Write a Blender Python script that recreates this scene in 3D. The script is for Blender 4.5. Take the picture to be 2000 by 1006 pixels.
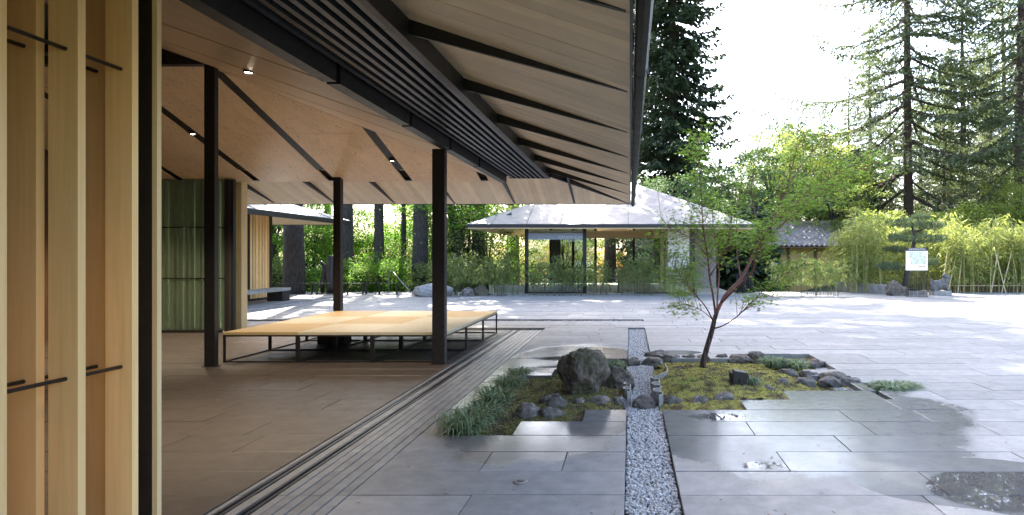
import bpy, bmesh, math, random
import numpy as np
from mathutils import Vector, noise, Matrix
R = math.radians
for o in list(bpy.data.objects): bpy.data.objects.remove(o)
scene = bpy.context.scene
C = scene.collection
rnd = random.Random(7)

# ------------------------------------------------------------------ camera
F, H, VX, VY = 1150.0, 1.6, 1230.0, 500.0      # focal length in photo pixels, eye height, vanishing point
cam = bpy.data.cameras.new('camera'); camo = bpy.data.objects.new('camera', cam); C.objects.link(camo)
camo.location = (0, 0, H); camo.rotation_euler = (R(90), 0, 0)
cam.sensor_fit = 'HORIZONTAL'; cam.sensor_width = 36; cam.lens = 36*F/2000
cam.shift_x = -(VX-1000)/2000; cam.shift_y = -(503-VY)/2000
cam.clip_start = 0.05; cam.clip_end = 3000
scene.camera = camo

# ------------------------------------------------------------------ light
SUN_EL, SUN_AZ = R(52), R(19)      # azimuth: degrees to the left of +Y
world = bpy.data.worlds.new('World'); scene.world = world; world.use_nodes = True
nt = world.node_tree; nt.nodes.clear()
sky = nt.nodes.new('ShaderNodeTexSky'); sky.sky_type = 'NISHITA'; sky.sun_disc = False
sky.sun_elevation = SUN_EL; sky.sun_rotation = -SUN_AZ
sky.air_density = 1.0; sky.dust_density = 3.5; sky.ozone_density = 1.0
bg = nt.nodes.new('ShaderNodeBackground'); bg.inputs[1].default_value = 0.15
wo = nt.nodes.new('ShaderNodeOutputWorld')
nt.links.new(sky.outputs[0], bg.inputs[0]); nt.links.new(bg.outputs[0], wo.inputs[0])
sl = bpy.data.lights.new('sun', 'SUN'); sl.energy = 4.7; sl.angle = R(0.53); sl.color = (1.0, 0.93, 0.82)
slo = bpy.data.objects.new('sun', sl); C.objects.link(slo)
sd = Vector((-math.sin(SUN_AZ)*math.cos(SUN_EL), math.cos(SUN_AZ)*math.cos(SUN_EL), math.sin(SUN_EL)))
slo.rotation_euler = sd.to_track_quat('Z', 'Y').to_euler()
slo.location = sd*60
vs = scene.view_settings; vs.view_transform = 'Standard'; vs.look = 'None'; vs.gamma = 1; vs.use_curve_mapping = False
vs.exposure = 2.7
scene.cycles.max_bounces = 10; scene.cycles.transparent_max_bounces = 12
scene.cycles.sample_clamp_indirect = 6.0

# ------------------------------------------------------------------ helpers
def G(px, py):
    d = F*H/(py-VY); return ((px-VX)*d/F, d)
def P(px, py, d):
    return Vector(((px-VX)*d/F, d, H-(py-VY)*d/F))
def PX(px, d): return (px-VX)*d/F

def tag(o, label=None, cat=None, group=None, kind=None):
    if label: o['label'] = label
    if cat: o['category'] = cat
    if group: o['group'] = group
    if kind: o['kind'] = kind
    return o
def empty(name, loc=(0, 0, 0), rz=0, **k):
    o = bpy.data.objects.new(name, None); C.objects.link(o)
    o.location = loc; o.rotation_euler = (0, 0, rz); o.empty_display_size = .1
    return tag(o, **k)
def link(name, me, m, parent=None, loc=None, rz=0, **k):
    o = bpy.data.objects.new(name, me); C.objects.link(o)
    if m is not None:
        me.materials.clear(); me.materials.append(m)
    if parent is not None:
        o.parent = parent
        if loc is not None: o.location = loc
        elif parent.type == 'EMPTY' or True:
            # children are modelled in world coordinates: undo the parent's transform
            o.matrix_parent_inverse = (Matrix.Translation(parent.location) @ parent.rotation_euler.to_matrix().to_4x4()).inverted() if parent.parent is None else Matrix.Identity(4)
            if parent.parent is not None:
                o.matrix_parent_inverse = world_m(parent).inverted()
    elif loc is not None: o.location = loc
    if rz: o.rotation_euler = (0, 0, rz)
    return tag(o, **k)
def world_m(o):
    loc = Matrix.Translation(o.location) @ o.rotation_euler.to_matrix().to_4x4()
    return loc if o.parent is None else world_m(o.parent) @ o.matrix_parent_inverse @ loc
def copy_tree(o, parent=None):
    c = o.copy(); C.objects.link(c); c.parent = parent
    for ch in list(o.children): copy_tree(ch, c)
    return c

class MB:
    def __init__(s): s.v = []; s.f = []
    def add(s, vs, fs):
        b = len(s.v); s.v += [tuple(v) for v in vs]; s.f += [tuple(b+i for i in f) for f in fs]; return s
    def box(s, x0, x1, y0, y1, z0, z1, c=0.0):
        if c <= 0:
            return s.add([(x0,y0,z0),(x1,y0,z0),(x1,y1,z0),(x0,y1,z0),(x0,y0,z1),(x1,y0,z1),(x1,y1,z1),(x0,y1,z1)],
                  [(3,2,1,0),(4,5,6,7),(0,1,5,4),(1,2,6,5),(2,3,7,6),(3,0,4,7)])
        return s.add([(x0,y0,z0),(x1,y0,z0),(x1,y1,z0),(x0,y1,z0),(x0,y0,z1-c),(x1,y0,z1-c),(x1,y1,z1-c),(x0,y1,z1-c),
                      (x0+c,y0+c,z1),(x1-c,y0+c,z1),(x1-c,y1-c,z1),(x0+c,y1-c,z1)],
                  [(3,2,1,0),(8,9,10,11),(0,1,5,4),(1,2,6,5),(2,3,7,6),(3,0,4,7),(4,5,9,8),(5,6,10,9),(6,7,11,10),(7,4,8,11)])
    def poly(s, pts, t):
        """pts: list of 3D points of one polygon, extruded by vector t"""
        n = len(pts); t = Vector(t); a = [Vector(p) for p in pts]
        return s.add(a+[p+t for p in a], [tuple(range(n))[::-1], tuple(range(n, 2*n))]+[(i,(i+1) % n, n+(i+1) % n, n+i) for i in range(n)])
    def tube(s, pts, rad, n=8, cap=True):
        pts = [Vector(p) for p in pts]
        if not hasattr(rad, '__len__'): rad = [rad]*len(pts)
        b = len(s.v); up = Vector((.03, .02, 1)); x = None
        for i, p in enumerate(pts):
            t = (pts[min(i+1, len(pts)-1)]-pts[max(i-1, 0)])
            t = t.normalized() if t.length > 1e-9 else Vector((0,0,1))
            if x is None:
                x = t.cross(Vector((1,0,0)) if abs(t.x) < .8 else Vector((0,1,0))).normalized()
            else:
                x = (x-t*x.dot(t)); x = x.normalized() if x.length > 1e-6 else t.orthogonal().normalized()
            y = t.cross(x)
            for k in range(n):
                a = 2*math.pi*k/n
                s.v.append(tuple(p+(x*math.cos(a)+y*math.sin(a))*rad[i]))
        for i in range(len(pts)-1):
            for k in range(n):
                s.f.append((b+i*n+k, b+i*n+(k+1) % n, b+(i+1)*n+(k+1) % n, b+(i+1)*n+k))
        if cap:
            s.f.append(tuple(b+k for k in range(n))[::-1]); e = b+(len(pts)-1)*n
            s.f.append(tuple(e+k for k in range(n)))
        return s
    def lathe(s, prof, n=20, c=(0, 0)):
        b = len(s.v)
        for r, z in prof:
            for k in range(n):
                a = 2*math.pi*k/n; s.v.append((c[0]+r*math.cos(a), c[1]+r*math.sin(a), z))
        for i in range(len(prof)-1):
            for k in range(n):
                s.f.append((b+i*n+k, b+i*n+(k+1) % n, b+(i+1)*n+(k+1) % n, b+(i+1)*n+k))
        s.f.append(tuple(b+k for k in range(n))[::-1]); e = b+(len(prof)-1)*n
        s.f.append(tuple(e+k for k in range(n)))
        return s
    def mesh(s, name, smooth=False):
        me = bpy.data.meshes.new(name); me.from_pydata(s.v, [], s.f)
        if smooth: me.polygons.foreach_set('use_smooth', [True]*len(me.polygons))
        me.update(); return me
    def build(s, name, m, parent=None, smooth=False, **k):
        return link(name, s.mesh(name, smooth), m, parent, **k)

def np_mesh(name, verts, faces, smooth=False):
    """verts (n,3), faces (m,k) of equal size"""
    verts = np.asarray(verts, np.float32); faces = np.asarray(faces, np.int32)
    me = bpy.data.meshes.new(name); m, k = faces.shape
    me.vertices.add(len(verts)); me.vertices.foreach_set('co', verts.ravel())
    me.loops.add(m*k); me.loops.foreach_set('vertex_index', faces.ravel())
    me.polygons.add(m); me.polygons.foreach_set('loop_start', np.arange(0, m*k, k, dtype=np.int32))
    me.polygons.foreach_set('loop_total', np.full(m, k, np.int32))
    if smooth: me.polygons.foreach_set('use_smooth', np.ones(m, bool))
    me.update(calc_edges=True); return me

# ------------------------------------------------------------------ materials
def new_mat(name):
    m = bpy.data.materials.new(name); m.use_nodes = True
    t = m.node_tree; b = t.nodes['Principled BSDF']; return m, t, b
def N(t, kind, **k):
    n = t.nodes.new(kind)
    for a, v in k.items(): setattr(n, a, v)
    return n
def mixc(t, fac, a, b, mode='MIX'):
    n = N(t, 'ShaderNodeMix', data_type='RGBA', blend_type=mode)
    for i, v in ((0, fac), (6, a), (7, b)):
        if hasattr(v, 'is_linked'): t.links.new(v, n.inputs[i])
        else: n.inputs[i].default_value = v if i == 0 else tuple(v)+(1,) if len(v) == 3 else v
    return n.outputs[2]
def math_(t, op, a, b=None, c=None, clamp=False):
    n = N(t, 'ShaderNodeMath', operation=op); n.use_clamp = clamp
    for i, v in enumerate((a, b, c)):
        if v is None: continue
        if hasattr(v, 'is_linked'): t.links.new(v, n.inputs[i])
        else: n.inputs[i].default_value = v
    return n.outputs[0]
def pos(t, scale=(1, 1, 1), rot=(0, 0, 0), obj=False):
    if obj: src = N(t, 'ShaderNodeTexCoord').outputs['Object']
    else: src = N(t, 'ShaderNodeNewGeometry').outputs['Position']
    mp = N(t, 'ShaderNodeMapping'); mp.inputs['Scale'].default_value = scale; mp.inputs['Rotation'].default_value = rot
    t.links.new(src, mp.inputs[0]); return mp.outputs[0]
def noise_(t, vec, scale, detail=4, rough=.55, dist=0):
    n = N(t, 'ShaderNodeTexNoise'); n.inputs['Scale'].default_value = scale; n.inputs['Detail'].default_value = detail
    n.inputs['Roughness'].default_value = rough; n.inputs['Distortion'].default_value = dist
    t.links.new(vec, n.inputs['Vector']); return n.outputs[0]
def ramp(t, fac, lo, hi):
    n = N(t, 'ShaderNodeMapRange', interpolation_type='SMOOTHSTEP'); n.inputs[1].default_value = lo; n.inputs[2].default_value = hi
    t.links.new(fac, n.inputs[0]); return n.outputs[0]
def rand_obj(t): return N(t, 'ShaderNodeObjectInfo').outputs['Random']
def rand_isl(t): return N(t, 'ShaderNodeNewGeometry').outputs['Random Per Island']
def bump(t, b, h, strength=.3, dist=.01):
    n = N(t, 'ShaderNodeBump'); n.inputs['Strength'].default_value = strength; n.inputs['Distance'].default_value = dist
    t.links.new(h, n.inputs['Height']); t.links.new(n.outputs[0], b.inputs['Normal']); return n
def vary(t, col, r, amount):
    """brightness by random value r, 1-amount .. 1+amount"""
    f = N(t, 'ShaderNodeMapRange'); f.inputs[3].default_value = 1-amount; f.inputs[4].default_value = 1+amount
    t.links.new(r, f.inputs[0])
    v = N(t, 'ShaderNodeHueSaturation'); t.links.new(f.outputs[0], v.inputs['Value']); t.links.new(col, v.inputs['Color'])
    return v.outputs[0]

def simple(name, a, b=None, scale=8, rough=.6, bumpy=.15, metal=0, obj=False, spread=.1, stretch=(1, 1, 1), isl=False, dist=.01, lo=.35, hi=.65, spec=.5):
    m, t, bs = new_mat(name); v = pos(t, stretch, obj=obj)
    n = noise_(t, v, scale, 6, .6)
    col = mixc(t, ramp(t, n, lo, hi), a, b or tuple(x*.8 for x in a))
    col = vary(t, col, rand_obj(t), spread)
    if isl: col = vary(t, col, rand_isl(t), spread)
    t.links.new(col, bs.inputs['Base Color']); bs.inputs['Roughness'].default_value = rough; bs.inputs['Metallic'].default_value = metal
    bs.inputs['Specular IOR Level'].default_value = spec
    rr = N(t, 'ShaderNodeMapRange'); rr.inputs[3].default_value = max(rough-.1, .02); rr.inputs[4].default_value = min(rough+.12, 1)
    t.links.new(n, rr.inputs[0]); t.links.new(rr.outputs[0], bs.inputs['Roughness'])
    if bumpy: bump(t, bs, n, bumpy, dist)
    return m

def wood(name, a, b, axis, rough=.5, speck=0, spread=.1, fine=45, obj=False, bw=.3):
    """grain stretched along an axis (0,1,2)"""
    m, t, bs = new_mat(name)
    sc = [1, 1, 1]; sc[axis] = .035
    v = pos(t, sc, obj=obj)
    n1 = noise_(t, v, fine, 5, .6, .4); n2 = noise_(t, v, 5, 3, .5, 1.0)
    f = math_(t, 'ADD', math_(t, 'MULTIPLY', n1, .55), math_(t, 'MULTIPLY', n2, .45))
    col = mixc(t, ramp(t, f, .34, .68), a, b)
    big = noise_(t, pos(t, (.8, .8, .3)), 2.2, 3)
    col = vary(t, col, big, .12)
    if speck:
        sc2 = [22, 22, 22]; sc2[axis] = 5.5
        vo = N(t, 'ShaderNodeTexVoronoi'); t.links.new(pos(t, sc2), vo.inputs['Vector']); vo.inputs['Scale'].default_value = 1
        dots = math_(t, 'SUBTRACT', 1.0, ramp(t, vo.outputs['Distance'], .12, .34))
        gate = ramp(t, noise_(t, pos(t, (3, 3, 3)), 2.0, 2), .42, .6)
        col = mixc(t, math_(t, 'MULTIPLY', math_(t, 'MULTIPLY', dots, gate), speck), col, tuple(x*.5 for x in b))
    col = vary(t, col, rand_obj(t), spread)
    t.links.new(col, bs.inputs['Base Color']); bs.inputs['Roughness'].default_value = rough
    bump(t, bs, n1, bw, .002)
    return m

def leaf_mat(name, a, b, trans=.45, spread=.22, rough=.62):
    m, t, bs = new_mat(name)
    col = mixc(t, rand_isl(t), a, b); col = vary(t, col, rand_obj(t), spread*.5)
    col = vary(t, col, noise_(t, pos(t), .9, 2), spread)
    t.links.new(col, bs.inputs['Base Color']); bs.inputs['Roughness'].default_value = rough; bs.inputs['Specular IOR Level'].default_value = .18
    tr = N(t, 'ShaderNodeBsdfTranslucent')
    col2 = mixc(t, .35, col, (a[0]*1.9, a[1]*1.7, a[2]*.6)); t.links.new(col2, tr.inputs[0])
    mx = N(t, 'ShaderNodeMixShader'); mx.inputs[0].default_value = trans
    t.links.new(bs.outputs[0], mx.inputs[1]); t.links.new(tr.outputs[0], mx.inputs[2])
    t.links.new(mx.outputs[0], t.nodes['Material Output'].inputs[0]); return m

def glass_mat(name, tint=(.9, .97, .94), refl=1.0, rough=0.0):
    m, t, bs = new_mat(name); t.nodes.remove(bs)
    tr = N(t, 'ShaderNodeBsdfTransparent'); tr.inputs[0].default_value = tint+(1,)
    gl = N(t, 'ShaderNodeBsdfGlossy'); gl.inputs['Roughness'].default_value = rough
    fr = N(t, 'ShaderNodeFresnel'); fr.inputs[0].default_value = 1.5
    f = math_(t, 'MULTIPLY', fr.outputs[0], 1.7*refl, clamp=True)
    mx = N(t, 'ShaderNodeMixShader'); t.links.new(f, mx.inputs[0]); t.links.new(tr.outputs[0], mx.inputs[1]); t.links.new(gl.outputs[0], mx.inputs[2])
    t.links.new(mx.outputs[0], t.nodes['Material Output'].inputs[0]); return m

def paving(name, a, b, wet=True, spread=.14):
    m, t, bs = new_mat(name); v = pos(t)
    fine = noise_(t, v, 260, 3, .7); mid = noise_(t, pos(t, (1, 1.15, 1)), 6, 7, .68); big = noise_(t, v, 1.1, 4, .55)
    col = mixc(t, ramp(t, mid, .3, .7), a, b)
    col = vary(t, col, fine, .28); col = vary(t, col, big, .13)
    # brushed streaks across each slab
    st = noise_(t, v, 38, 4, .7); col = vary(t, col, st, .12)
    col = vary(t, col, rand_obj(t), spread); col = vary(t, col, rand_isl(t), spread)
    # worn, scuffed pale marks
    sc = ramp(t, noise_(t, v, 2.6, 8, .72), .57, .76)
    col = mixc(t, math_(t, 'MULTIPLY', sc, .3), col, tuple(min(1, x*1.35) for x in a))
    rough_v = math_(t, 'ADD', .5 if wet else .33, math_(t, 'MULTIPLY', mid, .25))
    h = math_(t, 'ADD', fine, math_(t, 'MULTIPLY', mid, .4))
    if wet:
        sx = N(t, 'ShaderNodeSeparateXYZ'); t.links.new(v, sx.inputs[0])
        wob = math_(t, 'MULTIPLY', math_(t, 'SUBTRACT', noise_(t, v, .9, 5, .6), .5), .75)
        def blob(cx, cy, rx, ry, lo, hi, w=1.0):
            dx = math_(t, 'DIVIDE', math_(t, 'SUBTRACT', sx.outputs[0], cx), rx); dy = math_(t, 'DIVIDE', math_(t, 'SUBTRACT', sx.outputs[1], cy), ry)
            r = math_(t, 'SQRT', math_(t, 'ADD', math_(t, 'MULTIPLY', dx, dx), math_(t, 'MULTIPLY', dy, dy)))
            r = math_(t, 'ADD', r, math_(t, 'MULTIPLY', wob, w))
            return math_(t, 'SUBTRACT', 1.0, ramp(t, r, lo, hi))
        w = blob(-.85, 7.6, 1.28, 3.15, .93, 1.03, .55)
        w = math_(t, 'MAXIMUM', w, blob(1.55, 6.2, 1.85, 2.05, .90, 1.04, .95))
        w = math_(t, 'MAXIMUM', w, blob(2.45, 4.2, .9, .5, .96, 1.02, .5))
        w = math_(t, 'MAXIMUM', w, blob(.75, 9.75, .5, .25, .8, 1.1, .8))
        fw = math_(t, 'MULTIPLY', math_(t, 'SUBTRACT', noise_(t, pos(t, (1, 2.5, 1)), 9, 6, .7), .5), 1.0)
        def ragged(cx, cy, rx, ry):
            dx = math_(t, 'DIVIDE', math_(t, 'SUBTRACT', sx.outputs[0], cx), rx); dy = math_(t, 'DIVIDE', math_(t, 'SUBTRACT', sx.outputs[1], cy), ry)
            r = math_(t, 'SQRT', math_(t, 'ADD', math_(t, 'MULTIPLY', dx, dx), math_(t, 'MULTIPLY', dy, dy)))
            r = math_(t, 'ADD', math_(t, 'ADD', r, math_(t, 'MULTIPLY', fw, 1.1)), math_(t, 'MULTIPLY', wob, .7))
            return math_(t, 'SUBTRACT', 1.0, ramp(t, r, .5, 1.0))
        pud = math_(t, 'MULTIPLY', blob(2.95, 4.02, .95, .46, .95, 1.02, .6), math_(t, 'SUBTRACT', 1.0, ramp(t, sx.outputs[1], 4.366, 4.374)))
        pud = math_(t, 'MAXIMUM', pud, ragged(.95, 5.86, .42, .2))
        pud = math_(t, 'MAXIMUM', pud, ragged(1.05, 4.5, .3, .13))
        pud = math_(t, 'MAXIMUM', pud, ragged(-1.0, 8.35, .6, .36))
        pud = math_(t, 'MAXIMUM', pud, ragged(-.95, 9.2, .7, .25))
        dark = N(t, 'ShaderNodeHueSaturation'); dark.inputs['Value'].default_value = .64; dark.inputs['Saturation'].default_value = 1.15
        t.links.new(col, dark.inputs['Color'])
        col = mixc(t, w, col, dark.outputs[0])
        wet_r = math_(t, 'ADD', .07, math_(t, 'MULTIPLY', mid, .16)); h = math_(t, 'MULTIPLY', h, math_(t, 'SUBTRACT', 1.0, math_(t, 'MULTIPLY', w, .55)))
        rough_v = math_(t, 'ADD', math_(t, 'MULTIPLY', rough_v, math_(t, 'SUBTRACT', 1.0, w)), math_(t, 'MULTIPLY', wet_r, w))
        rough_v = math_(t, 'MULTIPLY', rough_v, math_(t, 'SUBTRACT', 1.0, math_(t, 'MULTIPLY', pud, .9)))
        h = math_(t, 'MULTIPLY', h, math_(t, 'SUBTRACT', 1.0, pud))
        # standing water has the stone dark under it
        d2 = N(t, 'ShaderNodeHueSaturation'); d2.inputs['Value'].default_value = .55; t.links.new(col, d2.inputs['Color'])
        col = mixc(t, pud, col, d2.outputs[0])
    t.links.new(col, bs.inputs['Base Color']); t.links.new(rough_v, bs.inputs['Roughness'])
    bump(t, bs, h, .25, .002); return m

def rock_mat(name, a, b, lichen, moss=None):
    m, t, bs = new_mat(name); v = pos(t)
    n = noise_(t, v, 9, 8, .65); n2 = noise_(t, v, 60, 5, .7); n3 = noise_(t, v, 3.1, 4, .6)
    col = mixc(t, ramp(t, n, .35, .65), a, b); col = vary(t, col, n2, .35)
    col = mixc(t, math_(t, 'MULTIPLY', ramp(t, noise_(t, v, 17, 6, .7), .56, .68), .7), col, lichen)
    if moss: col = mixc(t, math_(t, 'MULTIPLY', ramp(t, n3, .5, .66), .6), col, moss)
    col = vary(t, col, rand_obj(t), .2)
    t.links.new(col, bs.inputs['Base Color']); bs.inputs['Roughness'].default_value = .8
    bump(t, bs, math_(t, 'ADD', n, math_(t, 'MULTIPLY', n2, .5)), .6, .02); return m

def bark_mat(name, a, b, sc=15):
    m, t, bs = new_mat(name)
    v = pos(t, (1, 1, .16)); n = noise_(t, v, sc*2, 6, .7, .6); vo = N(t, 'ShaderNodeTexVoronoi', feature='DISTANCE_TO_EDGE')
    t.links.new(pos(t, (sc*1.6, sc*1.6, sc*.16)), vo.inputs['Vector']); vo.inputs['Scale'].default_value = 1
    e = ramp(t, vo.outputs['Distance'], 0, .22)
    col = mixc(t, math_(t, 'MULTIPLY', e, n), b, a); col = vary(t, col, noise_(t, pos(t), 1.3, 4), .25)
    t.links.new(col, bs.inputs['Base Color']); bs.inputs['Roughness'].default_value = .9
    bump(t, bs, math_(t, 'ADD', e, n), .9, .04); return m

def emis(name, col, s):
    m, t, bs = new_mat(name); bs.inputs['Emission Color'].default_value = col+(1,); bs.inputs['Emission Strength'].default_value = s
    bs.inputs['Base Color'].default_value = col+(1,); return m

M = dict(
 slab=paving('granite_slab', (.225, .226, .229), (.172, .173, .176)),
 floor=paving('granite_warm_shade', (.080, .065, .055), (.058, .047, .040), wet=False, spread=.07),  # plaza stone again, with indoor shade and warm bounce put into the colour
 strip=paving('track_stone', (.19, .191, .195), (.145, .146, .15), wet=False),
 joint=simple('joint_sand', (.05, .05, .052), (.03, .03, .03), 60, .95, .3),
 soil=simple('forest_soil', (.07, .06, .04), (.05, .075, .025), 1.7, .95, .5, dist=.05),
 cedar=wood('cedar_slat', (.78, .515, .24), (.67, .43, .185), 2, .5, spread=.15),
 jamb=wood('pale_jamb', (.72, .54, .30), (.62, .44, .23), 2, .5),
 soffx=wood('soffit_board_wood', (.87, .68, .44), (.77, .57, .345), 0, .45, spread=.11),
 soffy=wood('soffit_board_wood_lengthwise', (.87, .68, .44), (.77, .57, .345), 1, .45, spread=.11),
 ceilx=wood('ceiling_oak', (.80, .60, .39), (.68, .47, .29), 0, .3, spread=.05, fine=70),
 ceily=wood('ceiling_bamboo', (.83, .62, .40), (.72, .51, .31), 1, .3, speck=.8, spread=.05),
 steel=simple('dark_bronze_steel', (.022, .019, .019), (.016, .014, .014), 14, .42, .05, metal=.25, spread=.12),
 rail=simple('grey_track_steel', (.10, .105, .12), (.06, .062, .07), 20, .38, .05, metal=.7, stretch=(6, .3, 6)),
 black=simple('black_liner', (.008, .008, .009), (.006, .006, .006), 8, .8, 0),
 gutter=simple('black_gutter_metal', (.010, .011, .013), (.008, .008, .009), 6, .5, .04, metal=0, spec=.2),
 zinc=simple('zinc_roof', (.22, .225, .24), (.175, .18, .195), 3, .5, .1, metal=.35, spread=.05),
 tatami_a=simple('tatami_straw', (.43, .315, .155), (.37, .265, .12), 90, .55, .2, stretch=(.04, 1, 1), spread=.05, dist=.002),
 tatami_b=simple('tatami_straw_sheen', (.50, .44, .32), (.43, .375, .265), 90, .5, .2, stretch=(1, .04, 1), spread=.05, dist=.002),  # same straw, its weave sheen painted in as a paler colour
 gravel=simple('gravel_stone', (.50, .50, .50), (.34, .34, .345), 30, .85, .3, isl=True, spread=.32),
 moss=None, rock=rock_mat('garden_rock', (.15, .13, .115), (.06, .052, .045), (.34, .33, .31)),
 boulder=rock_mat('boulder_rock', (.135, .105, .082), (.05, .04, .032), (.20, .165, .13), (.085, .085, .035)),
 palerock=rock_mat('pale_rock', (.30, .295, .285), (.18, .175, .17), (.42, .41, .40)),
 grass=leaf_mat('sedge_leaf', (.07, .135, .05), (.32, .38, .25), .35, .2),
 steel_edge=simple('edging_steel', (.34, .33, .32), (.22, .21, .20), 25, .42, .1, metal=.4),
 maple_leaf=leaf_mat('maple_leaf', (.115, .21, .032), (.22, .33, .055), .55, .25),
 maple_bark=simple('coral_bark', (.20, .055, .045), (.11, .045, .035), 20, .6, .3, spread=.05),
 maple_trunk=bark_mat('maple_trunk_bark', (.15, .085, .06), (.05, .035, .028), 14),
 fir_bark=bark_mat('fir_bark', (.115, .095, .085), (.035, .03, .027)),
 fir_trunk=bark_mat('reddish_fir_bark', (.16, .105, .08), (.06, .042, .034)),
 moss_bark=bark_mat('mossy_bark', (.10, .095, .05), (.03, .03, .018)),
 fir=leaf_mat('fir_needles', (.06, .09, .05), (.13, .16, .085), .38, .25),
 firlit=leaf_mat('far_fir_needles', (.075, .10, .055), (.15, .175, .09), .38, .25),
 redwood=leaf_mat('dark_cedar_foliage', (.028, .048, .028), (.055, .08, .042), .2, .3),
 vine=leaf_mat('vine_maple_leaf', (.10, .22, .03), (.19, .33, .05), .5, .3),
 ylw=leaf_mat('yellow_green_leaf', (.21, .28, .06), (.34, .39, .12), .5, .25),
 blue=leaf_mat('grey_green_leaf', (.07, .13, .06), (.13, .20, .09), .4, .25),
 orange=leaf_mat('amber_leaf', (.34, .24, .05), (.42, .28, .08), .5, .25),
 bam=leaf_mat('bamboo_leaf', (.16, .215, .07), (.29, .33, .13), .5, .25),
 bamy=leaf_mat('yellow_bamboo_leaf', (.20, .25, .07), (.33, .365, .14), .5, .22),
 pine=leaf_mat('pine_needles', (.07, .105, .05), (.14, .175, .09), .15, .2),
 culm=simple('bamboo_culm', (.10, .12, .05), (.06, .065, .035), 5, .5, 0),
 culmy=simple('yellow_bamboo_culm', (.40, .38, .15), (.28, .27, .10), 5, .5, 0),
 pole=simple('dry_bamboo_pole', (.52, .45, .27), (.40, .33, .18), 5, .55, 0),
 plaster=simple('pale_plaster', (.62, .58, .49), (.57, .53, .45), 3, .8, .05),
 ochre=simple('ochre_plaster', (.62, .42, .17), (.54, .36, .14), 3, .8, .05),
 brownwood=wood('brown_timber', (.16, .085, .04), (.09, .05, .025), 2, .6),
 ply=wood('counter_wood', (.62, .42, .18), (.52, .34, .14), 2, .5),
 tile=simple('clay_tile', (.30, .255, .23), (.19, .16, .145), 5, .5, .1, isl=True, spread=.2),
 conc=simple('weathered_concrete', (.33, .31, .28), (.22, .205, .185), 4, .85, .3),
 glass=glass_mat('clear_glass', (.90, .95, .93)),
 dglass=glass_mat('tinted_glass', (.66, .74, .73), 1.0),
 gglass=glass_mat('green_glass', (.86, .95, .90), .5),
 white=simple('white_print', (.80, .80, .78), (.78, .78, .76), 3, .6, 0),
 letter=simple('pale_letter', (.75, .76, .78), (.7, .7, .72), 3, .5, 0),
 red=simple('red_print', (.45, .05, .04), (.4, .05, .04), 3, .6, 0),
 bronze=simple('dark_sculpture_bronze', (.045, .036, .036), (.03, .025, .025), 6, .45, .1, metal=.4),
 lion=rock_mat('carved_stone', (.17, .165, .155), (.08, .078, .072), (.33, .32, .30)),
 lamp=emis('downlight_lens', (1.0, .85, .62), 9.0),
 band=simple('painted_glass_reflection', (.34, .40, .50), (.28, .34, .44), 2, .25, 0),  # bluish reflection on the café glass, painted as a colour
 bluish=simple('reflection_blue_grey', (.22, .27, .34), (.17, .21, .28), 6, .7, 0),  # blue-grey of the window reflection put into the chair colour
)
def moss_mat():
    m, t, bs = new_mat('moss'); v = pos(t)
    n = noise_(t, v, 5, 7, .65); n2 = noise_(t, v, 70, 4, .7)
    sx = N(t, 'ShaderNodeSeparateXYZ'); t.links.new(v, sx.inputs[0])
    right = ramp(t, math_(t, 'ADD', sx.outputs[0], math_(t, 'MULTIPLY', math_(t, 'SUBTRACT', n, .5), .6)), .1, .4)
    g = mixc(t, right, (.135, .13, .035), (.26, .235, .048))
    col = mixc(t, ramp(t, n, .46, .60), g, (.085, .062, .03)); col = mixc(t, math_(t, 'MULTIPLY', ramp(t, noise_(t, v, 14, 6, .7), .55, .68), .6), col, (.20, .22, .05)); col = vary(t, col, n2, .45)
    col = vary(t, col, rand_isl(t), .3)
    t.links.new(col, bs.inputs['Base Color']); bs.inputs['Roughness'].default_value = .95
    bump(t, bs, n2, .8, .02); return m
M['moss'] = moss_mat()

def map_mat():
    m, t, bs = new_mat('printed_map'); v = pos(t, obj=True)
    n = noise_(t, v, 5.5, 5, .6, 1.2)
    col = mixc(t, ramp(t, n, .42, .6), (.46, .50, .36), (.66, .66, .56))
    col = mixc(t, ramp(t, noise_(t, v, 9, 2, .5, 2), .56, .6), col, (.74, .74, .70))
    t.links.new(col, bs.inputs['Base Color']); bs.inputs['Roughness'].default_value = .6; return m
M['map'] = map_mat()

# ------------------------------------------------------------------ ground and terrain
def terrain(x, y):
    z = -.16
    if y > 27.2:
        left = 1-min(1, max(0, (x-4)/7))
        z -= left*min(7.5, (y-27.2)*.30)
        right = min(1, max(0, (x-8)/8)); z += right*min(2.2, max(0, y-30)*.12)
    z += .25*noise.noise((x*.13, y*.13, 0))*min(1, max(0, (y-28)/8))
    return z
def build_ground():
    xs = sorted(set([-900, -400, -200, -120, -80]+list(np.arange(-60, 61, 2.0))+[80, 120, 200, 400, 900]))
    ys = sorted(set([-900, -300, -100, -40]+list(np.arange(-20, 26, 4.0))+list(np.arange(26, 80, 2.0))+[90, 120, 200, 400, 900]))
    v = [(x, y, terrain(x, y)) for y in ys for x in xs]; w = len(xs)
    f = [(j*w+i, j*w+i+1, (j+1)*w+i+1, (j+1)*w+i) for j in range(len(ys)-1) for i in range(w-1)]
    mb = MB(); mb.add(v, f); mb.build('ground', M['soil'], smooth=True, kind='structure')
build_ground()

ROW0, PITCH = 3.94, .4375
CH0, CH1, CHEND = -.032, .335, 13.05            # gravel runnel
def row(k): return ROW0+PITCH*k
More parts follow.
